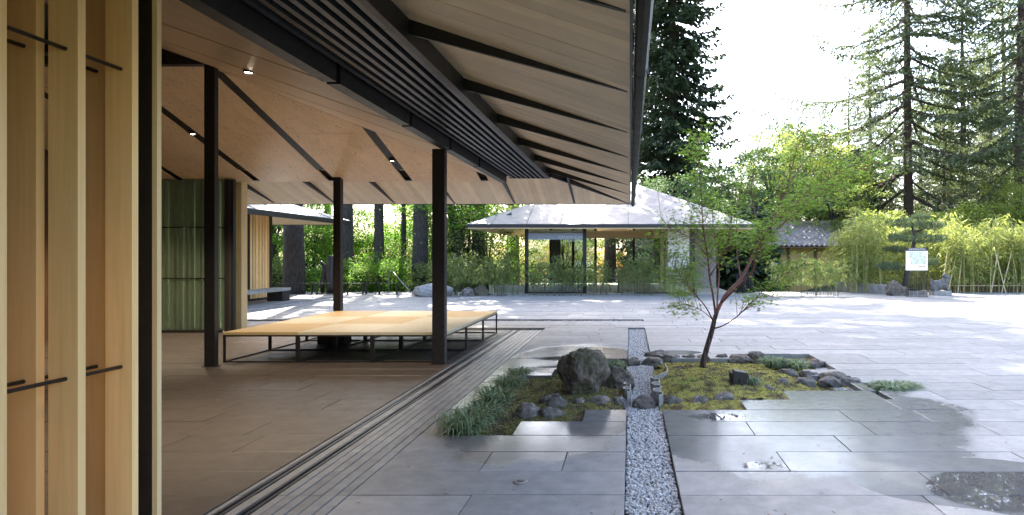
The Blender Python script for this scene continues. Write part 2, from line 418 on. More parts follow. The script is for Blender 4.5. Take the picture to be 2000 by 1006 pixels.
# garden bed intervals per row (x from, x to), rows counted from the joint at 3.94 m
BED = {3: [(-1.68, -1.055)], 4: [(-1.68, -.464)], 5: [(-1.68, CH0), (CH1, 1.22)], 6: [(-1.66, CH0), (CH1, 1.79), (2.86, 2.95)],
       7: [(-1.66, CH0), (CH1, 2.78), (2.93, 3.0)], 8: [(-1.64, CH0), (CH1, 2.93)], 9: [(-1.05, CH0), (CH1, 2.43)],
       10: [(-.78, CH0), (CH1, 2.92)], 11: [(-.5, CH0), (CH1, 2.92)], 12: [(CH1, .65), (1.75, 2.92)]}
BEDZ = -.085
XL = -1.88
paving_o = MB().add([(-26, 3.0, -.105), (24, 3.0, -.105), (24, 26.9, -.105), (-26, 26.9, -.105)], [(0, 1, 2, 3)]).build('plaza_paving', M['joint'], kind='structure')
far_mb = MB(); nslab = 0
def slab_cuts(x0, x1, r, fixed=()):
    xs = [x0]; x = x0
    while True:
        x += r.choice([.62, .8, 1.05, 1.25, 1.5, 1.85])*r.uniform(.92, 1.08)
        if x > x1-.4: break
        xs.append(x)
    xs.append(x1); return list(zip(xs[:-1], xs[1:]))
def put_slab(x0, x1, y0, y1, mat, parent, r, gap=.0035, near=True, top=0.0):
    t = top+r.uniform(-.0022, .0022)
    if near:
        cx, cy = (x0+x1)/2, (y0+y1)/2
        mb = MB().box(x0-cx+gap, x1-cx-gap, y0-cy+gap, y1-cy-gap, -.1, 0, .003)
        o = bpy.data.objects.new('slab', mb.mesh('slab')); C.objects.link(o); o.data.materials.append(mat)
        o.parent = parent; o.location = (cx, cy, t); o.rotation_euler = (r.uniform(-.0025, .0025), r.uniform(-.0012, .0012), 0)
    else:
        far_mb.box(x0+gap, x1-gap, y0+gap, y1-gap, -.1, t, 0)
rp = random.Random(21)
for k in range(-2, 52):
    y0, y1 = row(k), row(k+1); ym = (y0+y1)/2
    if y1 > 26.4: break
    xmax = .67*y1+3.2
    segs = []
    xstart = XL if y0 < 12.75 else -20.0
    holes = list(BED.get(k, []))
    if y0 < CHEND-.1: holes.append((CH0, CH1))
    if 14.55 < ym < 14.95: holes.append((-20, .34))       # drip line of the far eave
    if xstart < -12 and ym > 15: holes.append((-11.62, -11.3))
    holes.sort(); x = xstart
    for a, b in holes:
        if a > x+.05: segs.append((x, a))
        x = max(x, b)
    if x < xmax: segs.append((x, xmax))
    near = ym < 13.0
    for a, b in segs:
        for (p, q) in slab_cuts(a, b, rp):
            put_slab(p, q, y0, y1, M['slab'], paving_o, rp, near=near)
far_mb.build('far_slabs', M['slab'], paving_o, kind='stuff')

# interior floor
floor_o = MB().add([(-13, -2.5, -.105), (-2.63, -2.5, -.105), (-2.63, 12.72, -.105), (-13, 12.72, -.105)], [(0, 1, 2, 3)]).build('pavilion_floor', M['joint'], kind='structure')
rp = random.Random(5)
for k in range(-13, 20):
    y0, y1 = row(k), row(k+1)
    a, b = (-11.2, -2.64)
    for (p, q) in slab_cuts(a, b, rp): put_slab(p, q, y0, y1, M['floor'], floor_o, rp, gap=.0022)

# sliding door tracks sunk in the paving: stone strips with grooves and steel rails between
trk = empty('door_track_band', (-2.25, 7, 0), label='band of grooved stone strips and steel slots for sliding doors beside the pavilion floor', cat='door track')
edges = [-2.632, -2.585, -2.515, -2.435, -2.36, -2.29, -2.215, -2.14, -2.055, -1.965, -1.884]
for i, (a, b) in enumerate(zip(edges[:-1], edges[1:])):
    for k in range(-3, 20):
        y0, y1 = row(k), row(k+1)
        if i in (1, 3) : continue
        MB().box(a+.005, b-.005, y0+.002, y1-.002, -.1, rp.uniform(-.003, .001), .003).build('stone_strip', M['strip'], trk)
for a, b in ((edges[1], edges[2]), (edges[3], edges[4])):
    w = b-a
    MB().box(a+.004, a+.024, 2.6, 12.68, -.1, .001).build('rail', M['rail'], trk)
    MB().box(b-.026, b-.004, 2.6, 12.68, -.1, .001).build('rail', M['rail'], trk)
    MB().box(a+.025, b-.027, 2.6, 12.68, -.1, -.03).build('slot_bottom', M['black'], trk)
    for y in (3.6, 5.6, 7.5, 9.8): MB().lathe([(.011, -.04), (.011, -.004), (.009, .0)], 10, ((a+b)/2, y)).build('stop_pin', M['steel'], trk)
MB().box(-2.64, -1.88, 2.4, 12.7, -.13, -.101).build('track_bed', M['joint'], trk)

# ------------------------------------------------------------------ gravel
def rocklet(r):
    t = (1+5**.5)/2
    v = np.array([(-1,t,0),(1,t,0),(-1,-t,0),(1,-t,0),(0,-1,t),(0,1,t),(0,-1,-t),(0,1,-t),(t,0,-1),(t,0,1),(-t,0,-1),(-t,0,1)], float)/1.9
    f = np.array([(0,11,5),(0,5,1),(0,1,7),(0,7,10),(0,10,11),(1,5,9),(5,11,4),(11,10,2),(10,7,6),(7,1,8),(3,9,4),(3,4,2),(3,2,6),(3,6,8),(3,8,9),(4,9,5),(2,4,11),(6,2,10),(8,6,7),(9,8,1)])
    v = v*(1+r.normal(0, .2, (12, 1))); return v, f
def gravel(name, rects, dens, size, z, seed, parent=None, **k):
    r = np.random.default_rng(seed); V = []; Fc = []; b = 0
    for (x0, x1, y0, y1) in rects:
        n = int((x1-x0)*(y1-y0)*dens)
        for i in range(n):
            v, f = rocklet(r); s = size*r.uniform(.6, 1.35)
            a, c = r.uniform(0, 6.28, 2)
            v = v*np.array([1, .8, .6])*s*.5
            ca, sa = math.cos(a), math.sin(a); cc, sc = math.cos(c*.25), math.sin(c*.25)
            v = v@np.array([[ca, sa, 0], [-sa, ca, 0], [0, 0, 1]])@np.array([[1, 0, 0], [0, cc, sc], [0, -sc, cc]])
            v += (r.uniform(x0+s*.3, x1-s*.3), r.uniform(y0, y1), z+r.uniform(0, 1)*size*.45)
            V.append(v); Fc.append(f+b); b += 12
    return link(name, np_mesh(name, np.concatenate(V), np.concatenate(Fc)), M['gravel'], parent, kind='stuff', **k)
gravel('gravel', [(CH0, CH1, 3.2, 6.12)], 4200, .030, -.05, 1, label='pale angular gravel filling the straight runnel and garden bed', cat='gravel')
gravel('gravel', [(CH0, CH1, 9.2, 13.05)], 3600, .030, -.05, 2, label='pale angular gravel in the runnel beyond the garden bed', cat='gravel')
gravel('gravel', [(-.05, .36, 6.12, 9.2), (-.47, -.03, 6.1, 6.3), (-.8, -.45, 5.69, 6.0), (1.05, 1.23, 6.13, 6.5), (1.6, 1.82, 6.57, 6.95), (2.55, 2.94, 7.0, 7.44), (2.75, 2.93, 8.3, 9.2)], 5200, .02, -.075, 3,
       label='fine pale gravel winding between the two moss beds', cat='gravel')
gravel('gravel', [(-9, .34, 14.55, 15.0)], 1100, .045, -.06, 4, label='pale gravel drip line running under the far roof edge', cat='gravel')
gravel('gravel', [(-11.62, -11.3, 15.3, 26)], 1000, .045, -.06, 5, label='pale gravel drip line beside the slatted pavilion', cat='gravel')
gravel('gravel', [(-8, 10, 23.75, 24.35)], 500, .07, -.05, 6, label='grey gravel strip at the feet of the bamboo before the café', cat='gravel')

# ------------------------------------------------------------------ moss beds
def in_bed(x, y, m=0.0):
    k = int(math.floor((y-ROW0)/PITCH))
    for a, b in BED.get(k, []):
        if a-m <= x <= b+m: return True
    return False
def moss_h(x, y, cx, cy, rx, ry, h):
    q = ((x-cx)/rx)**2+((y-cy)/ry)**2
    return BEDZ+.012+h*max(0, 1-q)**.8+.022*noise.fractal((x*6, y*6, 1), .8, 2, 4)
def moss_bed(side, cx, cy, rx, ry, h, label):
    st = .025; V = []; Fc = []; idx = {}
    x0, x1 = (-1.7, -.05) if side < 0 else (.3, 2.95)
    xs = np.arange(x0, x1, st); ys = np.arange(5.2, 9.65, st)
    ok = lambda x, y: in_bed(x, y) and ((x < -.06) if side < 0 else (x > wave_x(y)+.01))
    def vid(i, j):
        if (i, j) not in idx:
            x, y = xs[i], ys[j]; idx[(i, j)] = len(V)
            V.append((x, y, moss_h(x, y, cx, cy, rx, ry, h)+.012*noise.noise((x*45, y*45, 3))))
        return idx[(i, j)]
    for i in range(len(xs)-1):
        for j in range(len(ys)-1):
            if ok(xs[i]+st/2, ys[j]+st/2): Fc.append((vid(i, j), vid(i+1, j), vid(i+1, j+1), vid(i, j+1)))
    o = MB().add(V, Fc).build('moss_bed', M['moss'], smooth=True, kind='stuff', label=label, cat='moss')
    # tiny moss tufts
    r = np.random.default_rng(11+side); n = 26000; tv = []; tf = []; b = 0
    while b < n*3:
        x = r.uniform(x0, x1); y = r.uniform(5.2, 9.6)
        if not ok(x, y) : 
            b += 3; tv += [(0, 5, -3)]*3; tf.append((b-3, b-2, b-1)); continue
        z = moss_h(x, y, cx, cy, rx, ry, h); a = r.uniform(0, 6.28); s = r.uniform(.008, .02)
        tv += [(x+math.cos(a)*.005, y+math.sin(a)*.005, z), (x-math.cos(a)*.005, y-math.sin(a)*.005, z), (x+r.normal(0, .006), y+r.normal(0, .006), z+s)]
        tf.append((b, b+1, b+2)); b += 3
    tv = np.array(tv); tf = np.array(tf); keep = tv[tf[:, 0], 2] > -2; tf = tf[keep]
    used = np.unique(tf); mp = -np.ones(len(tv), int); mp[used] = np.arange(len(used))
    link('moss_tufts', np_mesh('moss_tufts', tv[used], mp[tf]), M['moss'], o, kind='stuff')
def wave_x(y):
    # scalloped steel edging on the right bank of the dry stream
    t = (y-6.45)/(8.35-6.45)
    return .30+.045*math.sin(t*math.pi*2*3.2+.5)+.10*max(0, min(1, (t-.72)/.28))
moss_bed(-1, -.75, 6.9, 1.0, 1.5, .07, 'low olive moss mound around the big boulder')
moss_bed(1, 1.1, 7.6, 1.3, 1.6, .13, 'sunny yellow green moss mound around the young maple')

def edging(pts, h, label):
    mb = MB(); n = len(pts); th = .006
    for side in (0, 1):
        pass
    L = []; Rr = []
    for i, p in enumerate(pts):
        a = Vector(pts[max(i-1, 0)]); b = Vector(pts[min(i+1, n-1)]); t = (b-a).normalized(); nn = Vector((-t.y, t.x))
        L.append(Vector(p)+nn*th); Rr.append(Vector(p)-nn*th)
    v = []
    for a, b in zip(L, Rr): v += [(a.x, a.y, BEDZ-.015), (b.x, b.y, BEDZ-.015), (b.x, b.y, BEDZ+h), (a.x, a.y, BEDZ+h)]
    f = []
    for i in range(n-1):
        for k in range(4): f.append((i*4+k, i*4+(k+1) % 4, (i+1)*4+(k+1) % 4, (i+1)*4+k))
    f += [(3, 2, 1, 0), tuple((n-1)*4+k for k in range(4))]
    MB().add(v, f).build('steel_edging', M['steel_edge'], label=label, cat='edging')
def scallop(x, y0, y1, amp, n, seg=14):
    pts = []
    for i in range(n*seg+1):
        t = i/seg; ph = t*math.pi
        pts.append((x+amp*math.sin(ph)+.0*t, y0+(y1-y0)*(i/(n*seg))-.018*math.sin(2*ph)))
    return pts
pr = scallop(.315, 6.42, 7.45, .05, 6)
pr += [(.315+.02*i, 7.47+.012*i) for i in range(1, 4)]
pr += [(.375+.09*math.sin(i/16*math.pi*1.5)*.6+.012*i, 7.52+.05*i) for i in range(0, 17)]
edging(pr, .17, 'long wavy steel strip edging the maple moss bed')
edging(scallop(-.03, 6.55, 7.05, .04, 4), .18, 'short wavy steel strip beside the boulder')

# ------------------------------------------------------------------ rocks
def rock(name, x, y, zb, sx, sy, sz, seed, mat, label, cat='rock', group=None, sub=3, cuts=7, rough=.16, rz=None, sink=.25, freq=1.3, cutd=(.62, .92), topw=0):
    bm = bmesh.new(); bmesh.ops.create_icosphere(bm, subdivisions=sub, radius=1)
    r = random.Random(seed)
    pl = []
    for i in range(cuts):
        n = Vector((r.gauss(0, 1), r.gauss(0, 1), r.gauss(.25, .8))).normalized(); pl.append((n, r.uniform(*cutd)))
    for v in bm.verts:
        p = v.co.copy()
        for n, d in pl:
            e = p.dot(n)-d
            if e > 0: p -= n*e*.95
        q = p*freq+Vector((seed*3.1, seed*1.7, seed))
        p += p.normalized()*(noise.fractal(q, .9, 2.1, 4)*rough)
        if sub > 3: p += p.normalized()*(noise.fractal(q*3.3, .7, 2.1, 5)*rough*.42)
        kx = 1+topw*p.z; v.co = Vector((p.x*kx*sx/2, p.y*kx*sy/2, p.z*sz/2))
    zs = [v.co.z for v in bm.verts]; zmin, zmax = min(zs), max(zs); cut = zmin+(zmax-zmin)*sink*.5
    for v in bm.verts: v.co.z = max(v.co.z, cut)-cut
    k = sz/(max(v.co.z for v in bm.verts))
    for v in bm.verts: v.co.z *= k
    me = bpy.data.meshes.new(name); bm.to_mesh(me); bm.free()
    me.polygons.foreach_set('use_smooth', [True]*len(me.polygons))
    return link(name, me, M[mat], None, loc=(x, y, zb), rz=r.uniform(0, 6.28) if rz is None else rz, label=label, cat=cat, group=group)
def px_rock(x0, x1, ytop, ybase, seed, depth=None, **k):
    d = F*(H-BEDZ)/(ybase-VY); w = (x1-x0)*d/F; dep = depth or w*.75; dc = d+dep*.42
    h = (ybase-ytop)*d/F*.86
    g = ((H-BEDZ-h)/( (H-BEDZ)))    # top seen from above hides part of the depth
    h = max(.10, h-dep*.25*(H/d))+.06
    rock('border_stone', PX((x0+x1)/2, dc), dc, BEDZ-.01, w*1.16, dep*1.1, h*.95, seed, 'rock', k.get('label', 'low dark weathered stone bordering the moss beds'), 'stone', 'stones bordering the moss beds', sub=4, cuts=9, rough=.2, rz=k.get('rz', 0), sink=.6, cutd=(.58, .88))
stones = [(998,1057,791,825),(1051,1112,773,806),(1047,1100,800,827),(1113,1143,785,803),(1143,1200,780,802),(1196,1223,783,800),(1226,1278,778,802),
 (1283,1338,781,800),(1339,1386,776,800),(1389,1435,770,798),(1386,1424,757,773),(1427,1472,760,781),(1475,1520,758,778),(1515,1547,750,763),(1546,1597,747,760),
 (1600,1643,750,760),(1642,1680,746,760),(1598,1660,733,749),(1562,1600,734,746),(1515,1561,724,741),(1515,1547,710,722),(1550,1577,710,720),(1578,1613,712,721),
 (1462,1493,693,704),(1469,1490,701,711),(1422,1467,701,712),(1398,1424,703,710),(1360,1394,704,711),(1333,1358,703,710),(1293,1333,700,711),(1253,1310,690,703),(1253,1293,703,717),(1218,1253,701,718)]
for i, s in enumerate(stones): px_rock(*s, seed=100+i)
rock('boulder', PX(1141, 7.05), 7.0, BEDZ-.02, .56, .52, .62, 41, 'boulder', 'big upright dark brown boulder standing in the moss', 'boulder', sub=6, cuts=8, rough=.17, rz=.4, sink=.3, freq=1.15, cutd=(.78, .95), topw=.22)
rock('boulder', PX(1206, 7.45), 7.4, BEDZ-.02, .42, .46, .33, 44, 'boulder', 'low sloping grey rock leaning beside the big boulder', 'boulder', sub=5, cuts=7, rough=.15, rz=.2, sink=.4)

# ------------------------------------------------------------------ sedge clumps
def sedge(x, y, rad, h, n, seed, label, group='sedge clumps in the garden beds', z=BEDZ, stretch=(1, 1)):
    r = np.random.default_rng(seed); V = []; Fc = []; b = 0
    for i in range(n):
        a = r.uniform(0, 6.28); rr = rad*.45*math.sqrt(r.uniform(0, 1))
        bx, by = rr*math.cos(a)*stretch[0], rr*math.sin(a)*stretch[1]
        a2 = a+r.normal(0, .8); L = h*r.uniform(.8, 1.5); out = rad*r.uniform(.35, 1.05); up = h*r.uniform(.55, 1.05); w = r.uniform(.004, .008)
        sx, sy = -math.sin(a2)*w, math.cos(a2)*w; pts = []
        for t in (0, .3, .6, .85, 1.0):
            o = out*(t**1.25); zz = up*(1.9*t-1.35*t*t) if t < 1 else up*r.uniform(.1, .5)
            k = (1-t)**.5 if t > .6 else 1
            px, py = bx+math.cos(a2)*o, by+math.sin(a2)*o
            pts += [(px+sx*k, py+sy*k, max(zz, .012)), (px-sx*k, py-sy*k, max(zz, .012))]
        V += pts
        for s in range(4): Fc.append((b+2*s, b+2*s+1, b+2*s+3, b+2*s+2))
        b += 10
    link('sedge_clump', np_mesh('sedge_clump', V, Fc), M['grass'], None, loc=(x, y, z), label=label, cat='grass clump', group=group)
SL = 'arching sedge clump in the row between moss bed and door track'
for i, (px, py, rad, h) in enumerate([(902, 846, .27, .36), (940, 812, .25, .27), (965, 782, .27, .29), (990, 755, .25, .28), (1012, 731, .21, .22)]):
    g = G(px, py); sedge(g[0], g[1]+.1, rad, h, (300, 210, 230, 230, 180)[i], 300+i, SL, 'sedges along the bed edge by the door track')
for px, py, rad, h, lab in ((1196, 716, .2, .2, 'small sedge clump behind the big boulder'), (1468, 757, .13, .27, 'narrow sedge tuft beside the black garden floodlight'),
    (1512, 712, .24, .22, 'fuller of two sedge clumps beside the rear bed edge'), (1556, 713, .22, .17, 'lower of two sedge clumps beside the rear bed edge')):
    g = G(px, py); sedge(g[0], g[1]+.08, rad, h, 300, int(px), lab, 'sedge clumps in the garden beds', BEDZ+.02)
g = G(1752, 757); sedge(g[0], g[1]+.05, .30, .20, 520, 77, 'spreading sedge clump growing from the paving slot', z=BEDZ, stretch=(1.5, .7))
# fern on the maple mound
def fern(x, y, z, seed):
    r = np.random.default_rng(seed); mb = MB()
    for i in range(15):
        a = r.uniform(0, 6.28); L = r.uniform(.14, .24); pr = None
        for s in range(9):
            t = s/9; p = Vector((math.cos(a)*L*t, math.sin(a)*L*t, .05+.11*math.sin(t*2.4)))
            w = .035*(1-t)+.006; n = Vector((-math.sin(a), math.cos(a), 0)); d = Vector((math.cos(a), math.sin(a), 0))
            for sg in (-1, 1): mb.add([p-d*.005, p+d*.008, p+n*w*sg+d*.012+Vector((0, 0, -.008))], [(0, 1, 2)])
    mb.build('fern', M['maple_leaf'], loc=(x, y, z), label='feathery bright green fern patch on the maple mound', cat='fern')
fern(.62, 6.95, BEDZ+.08, 3); 

# ------------------------------------------------------------------ the open pavilion
ZE, SO = 2.90, .33          # eave height and slope of the outer soffit
YE = 14.70                  # far eave
XB = -1.75                  # outer beam line of the right side
CX, CY, CZ, SI = -2.70, 12.45, 3.17, .35   # corner of the inner ceiling and its slope
pav = empty('open_pavilion', (-6, 6, 0), label='dark steel and timber pavilion with wide wooden eaves and slatted screens', cat='pavilion')
def box(name, m, parent, *a, c=0): return MB().box(*a, c).build(name, M[m], parent)
box('column', 'steel', pav, -2.913, -2.732, 8.68, 8.80, 0.001, 3.18)
box('column', 'steel', pav, -6.13, -5.98, 8.48, 8.56, 0.001, 4.36)
box('column', 'steel', pav, -6.17, -6.02, 12.25, 12.37, 0.001, 3.24)
for x0, x1, y0, y1 in ((-2.93, -2.715, 8.66, 8.82), (-6.15, -5.96, 8.46, 8.58)): box('column_base_plate', 'steel', pav, x0, x1, y0, y1, 0.001, .012)
# inner beams, notched where the ceiling slots run through
ys = [-2, 1.85, 3.53, 5.29, 7.05, 8.62, 10.29, 12.58]
for a, b in zip(ys[:-1], ys[1:]):
    box('ceiling_beam', 'steel', pav, -2.76, -2.635, a+.07, b-.0, 3.165, 3.42)
box('ceiling_beam', 'steel', pav, -2.74, -2.70, -2, 12.5, 3.21, 3.44)
box('ceiling_beam', 'steel', pav, -11.2, -2.63, 12.46, 12.57, 3.20, 3.42)
box('ceiling_beam', 'steel', pav, -11.2, -6.13, 8.46, 8.58, 4.36, 4.56)
# ceiling panels, right slope
def zr(x): return CZ+SI*(CX-x)
def zf(y): return CZ+SI*(CY-y)
slots = [-2, .2, 1.95, 3.65, 5.35, 7.1, 8.66, 10.35, CY]
TOPX = -8.6
def hipx(y): return max(TOPX, CX-(CY-y))
for i, (a, b) in enumerate(zip(slots[:-1], slots[1:])):
    y0, y1 = a+.04, b-.04
    if i == len(slots)-2: y1 = CY-.005
    pts = [(CX-.02, y0), (CX-.02, y1)] if y1 < CY-.01 else [(CX-.02, y0), (CX-.0, y1)]
    top = [(hipx(y1)+.012, y1)]
    yk = CY-(CX-TOPX)
    if y0 < yk < y1: top.append((TOPX+.012, yk))
    top.append((hipx(y0)+.012, y0))
    poly = pts+top
    MB().poly([(x, y, zr(x)) for x, y in poly], (0, 0, .03)).build('ceiling_panel', M['ceilx'], pav)
MB().poly([(x, y, zr(x)+.10) for x, y in [(CX-.03, -2), (CX-.03, CY), (TOPX, CY-(CX-TOPX)), (TOPX, -2)]], (0, 0, .02)).build('ceiling_liner', M['black'], pav)
# ceiling panels, far slope, split by slots and one cross seam
fx = [-11.15, -9.45, -7.87, -6.27, -4.66, -3.06, CX]
YT, YS = 8.62, 10.61
for a, b in zip(fx[:-1], fx[1:]):
    x0, x1 = a+.085, b-.085
    if b == CX: x1 = CX
    for y0, y1 in ((YT, YS-.004), (YS+.004, CY)):
        # clip against the hip: x <= CX-(CY-y)
        pts = [(x0, y1), (x1, y1), (x1, y0), (x0, y0)]; out = []
        inside = lambda p: p[0] <= CX-(CY-p[1])-.012+1e-6
        for k in range(4):
            p, q = pts[k], pts[(k+1) % 4]; ip, iq = inside(p), inside(q)
            if ip: out.append(p)
            if ip != iq:
                fp = p[0]-(CX-(CY-p[1])-.012); fq = q[0]-(CX-(CY-q[1])-.012); t = fp/(fp-fq)
                out.append((p[0]+(q[0]-p[0])*t, p[1]+(q[1]-p[1])*t))
        if len(out) >= 3:
            MB().poly([(x, y, zf(y)) for x, y in out], (0, 0, .03)).build('ceiling_panel', M['ceily'], pav)
MB().poly([(x, y, zf(y)+.10) for x, y in [(-11.2, CY), (CX, CY), (CX-(CY-YT), YT), (-11.2, YT)]], (0, 0, .02)).build('ceiling_liner', M['black'], pav)
for x in fx[1:5]:
    MB().poly([(x-.075, CY-.5, zf(CY-.5)+.004), (x+.075, CY-.5, zf(CY-.5)+.004), (x+.075, YT, zf(YT)+.004), (x-.075, YT, zf(YT)+.004)], (0, 0, .09)).build('rafter', M['steel'], pav)
    box('vent_grille', 'soffy', pav, x-.08, x+.08, CY-.48, CY-.02, CZ+.2, CZ+.21)
# flat ceiling beyond the ridge
box('ceiling_panel', 'ceilx', pav, -11.2, TOPX, -2, YT, 4.6, 4.63)
# downlights
for (x, y, z) in ((-4.6, 7.1, zr(-4.6)), (-7.87, 10.6, zf(10.6)), (-4.66, 11.55, zf(11.55)), (-4.2, 3.65, zr(-4.2)), (-9.45, 10.6, zf(10.6))):
    dl = MB().lathe([(.05, z+.06), (.055, z+.0), (.055, z-.03), (.046, z-.03), (.042, z-.01)], 16, (x, y)).build('downlight', M['steel'], pav, smooth=False)
    MB().lathe([(.04, z-.012), (.04, z-.022)], 16, (x, y)).build('lens', M['lamp'], dl)
    L = bpy.data.lights.new('downlight_lamp', 'SPOT'); L.energy = 95; L.spot_size = R(95); L.spot_blend = .6; L.color = (1, .80, .56); L.shadow_soft_size = .04
    lo = bpy.data.objects.new('downlight_lamp', L); C.objects.link(lo); lo.location = (x, y, z-.05)
    lo.parent = dl; lo.matrix_parent_inverse = world_m(dl).inverted()
# outer beam and hanging door rails
def zs(x): return ZE-SO*x
box('eave_beam', 'steel', pav, XB-.06, XB, -2, YE+XB, 3.30, zs(XB)+.03)
box('eave_beam', 'steel', pav, -12.9, XB-.06, YE+XB-.0, YE+XB+.06, 3.36, zs(XB)+.03)
nr = 8
for i in range(nr):
    x = -2.56+i*(2.56-1.83)/(nr-1)
    box('hanging_rail', 'rail', pav, x-.028, x+.020, -2, YE+XB-.07, 3.305+.0, 3.36)
    box('hanging_rail_web', 'black', pav, x-.008, x+.004, -2, YE+XB-.08, 3.36, 3.47)
    for y in np.arange(2.2, 12.4, 1.05): MB().lathe([(.006, 3.302), (.006, 3.306)], 8, (x-.004, y+.13*(i % 3))).build('bolt', M['steel'], pav)
box('rail_cover', 'black', pav, -2.63, XB-.06, -2, YE+XB-.01, 3.48, 3.50)
box('rail_end_plate', 'steel', pav, -2.63, XB-.061, YE+XB-.06, YE+XB-.03, 3.30, 3.47)
# soffit boards: right side between the tapering rafters
rafd = [-1.5, .05, 1.6, 3.15, 4.69, 6.24, 7.79, 9.33, 10.87, 12.42]
bounds = [-2]+rafd+[YE]
rb = random.Random(9)
def soffit_x(y0, y1):
    xa0 = max(XB-.02, -(YE-y0)) ; xa1 = max(XB-.02, -(YE-y1))
    pts = [(0, y0), (0, y1), (xa1, y1)]
    if xa1 > XB-.02 and xa0 == XB-.02: pts.append((XB-.02, YE+XB-.02))
    pts.append((xa0, y0)); return pts
def clean(pts):
    o = []
    for p in pts:
        if not o or (abs(p[0]-o[-1][0])+abs(p[1]-o[-1][1])) > 1e-4: o.append(p)
    return o
for a, b in zip(bounds[:-1], bounds[1:]):
    n = max(1, round((b-a)/.14)); w = (b-a)/n
    for i in range(n):
        y0, y1 = a+i*w+.0012, a+(i+1)*w-.0012
        dz = rb.uniform(-.0015, .0015)
        pts = clean(soffit_x(y0, min(y1, YE-.001)))
        if len(pts) < 3: continue
        MB().poly([(x, y, zs(x)+dz) for x, y in pts], (0, 0, .02)).build('soffit_board', M['soffx'], pav)
def zf2(y): return ZE+SO*(YE-y)
rafx = [-1.38, -2.87, -4.37, -5.86, -7.35, -8.85, -10.35, -11.85]
bx = [0]+rafx+[-12.9]
for a, b in zip(bx[:-1], bx[1:]):
    n = max(1, round((a-b)/.14)); w = (a-b)/n
    for i in range(n):
        x1, x0 = a-i*w-.0012, a-(i+1)*w+.0012
        pts = [(x0, YE), (x1, YE)]
        l1 = max(YE+XB+.02, YE+x1); l0 = max(YE+XB+.02, YE+x0)
        pts += [(x1, l1)]
        if l0 == YE+XB+.02 and l1 > l0: pts.append((XB+.02, YE+XB+.02))
        pts.append((x0, l0)); pts = clean(pts); dz = rb.uniform(-.0015, .0015)
        if len(pts) < 3: continue
        MB().poly([(x, y, zf2(y)+dz) for x, y in pts], (0, 0, .02)).build('soffit_board', M['soffy'], pav)
# tapering rafters under the soffit
for y in rafd:
    MB().poly([(-.02, y-.02, zs(-.02)-.002), (XB, y-.02, zs(XB)-.115), (XB, y-.02, zs(XB)+.005), (-.02, y-.02, zs(-.02)+.005)], (0, .032, 0)).build('rafter', M['steel'], pav)
for x in rafx:
    MB().poly([(x-.02, YE-.02, zf2(YE-.02)-.002), (x-.02, YE+XB, zf2(YE+XB)-.14), (x-.02, YE+XB, zf2(YE+XB)+.005), (x-.02, YE-.02, zf2(YE-.02)+.005)], (.045, 0, 0)).build('rafter', M['steel'], pav)
s2 = .018
MB().add([(0-.015-s2, YE-.015+s2, ZE-.002), (0-.015+s2, YE-.015-s2, ZE-.002), (XB+s2, YE+XB-s2, zs(XB)-.14), (XB-s2, YE+XB+s2, zs(XB)-.14),
          (0-.015-s2, YE-.015+s2, ZE+.01), (0-.015+s2, YE-.015-s2, ZE+.01), (XB+s2, YE+XB-s2, zs(XB)+.01), (XB-s2, YE+XB+s2, zs(XB)+.01)],
         [(3,2,1,0),(4,5,6,7),(0,1,5,4),(1,2,6,5),(2,3,7,6),(3,0,4,7)]).build('hip_rafter', M['steel'], pav)
# roof: hipped zinc shell over everything
rx0, rx1, ry0, ry1 = -16.9, .02, -12.0, YE+.02
ap = (rx1-rx0)/2
v = [(rx0, ry0, ZE+.035), (rx1, ry0, ZE+.035), (rx1, ry1, ZE+.035), (rx0, ry1, ZE+.035), (rx0+ap, ry0+ap, ZE+.035+ap*SO), (rx0+ap, ry1-ap, ZE+.035+ap*SO)]
v += [(a, b, c+.07) for a, b, c in v]
MB().add(v, [(0,1,4),(1,2,5,4),(2,3,5),(3,0,4,5)][0:0]+[(4,1,0),(4,5,2,1),(5,3,2),(5,4,0,3),(6,7,10),(7,8,11,10),(8,9,11),(9,6,10,11),(0,1,7,6),(1,2,8,7),(2,3,9,8),(3,0,6,9)]).build('roof', M['zinc'], pav)
box('fascia', 'steel', pav, -16.9, .022, YE+.021, YE+.035, ZE-.012, ZE+.11)
# gutter in lengths with open joints
gy = [-2, .4, 2.2, 4.1, 6.1, 8.3, 10.6, 12.8, YE+.12]
for a, b in zip(gy[:-1], gy[1:]):
    pts = [(.032, a, ZE+.10), (.032, a, ZE-.01), (.045, a, ZE-.045), (.075, a, ZE-.062), (.105, a, ZE-.05), (.122, a, ZE-.01), (.128, a, ZE+.10), (.115, a, ZE+.10), (.11, a, ZE+.0), (.044, a, ZE+.0), (.044, a, ZE+.10)]
    MB().poly([(p[0], a+.006, p[2]) for p in pts], (0, b-a-.012, 0)).build('gutter', M['gutter'], pav)
    box('gutter_bracket', 'rail', pav, .030, .131, b-.006, b+.006, ZE-.03, ZE+.104)
box('eave_trim', 'rail', pav, .002, .016, -2, YE+.02, ZE-.006, ZE+.02)

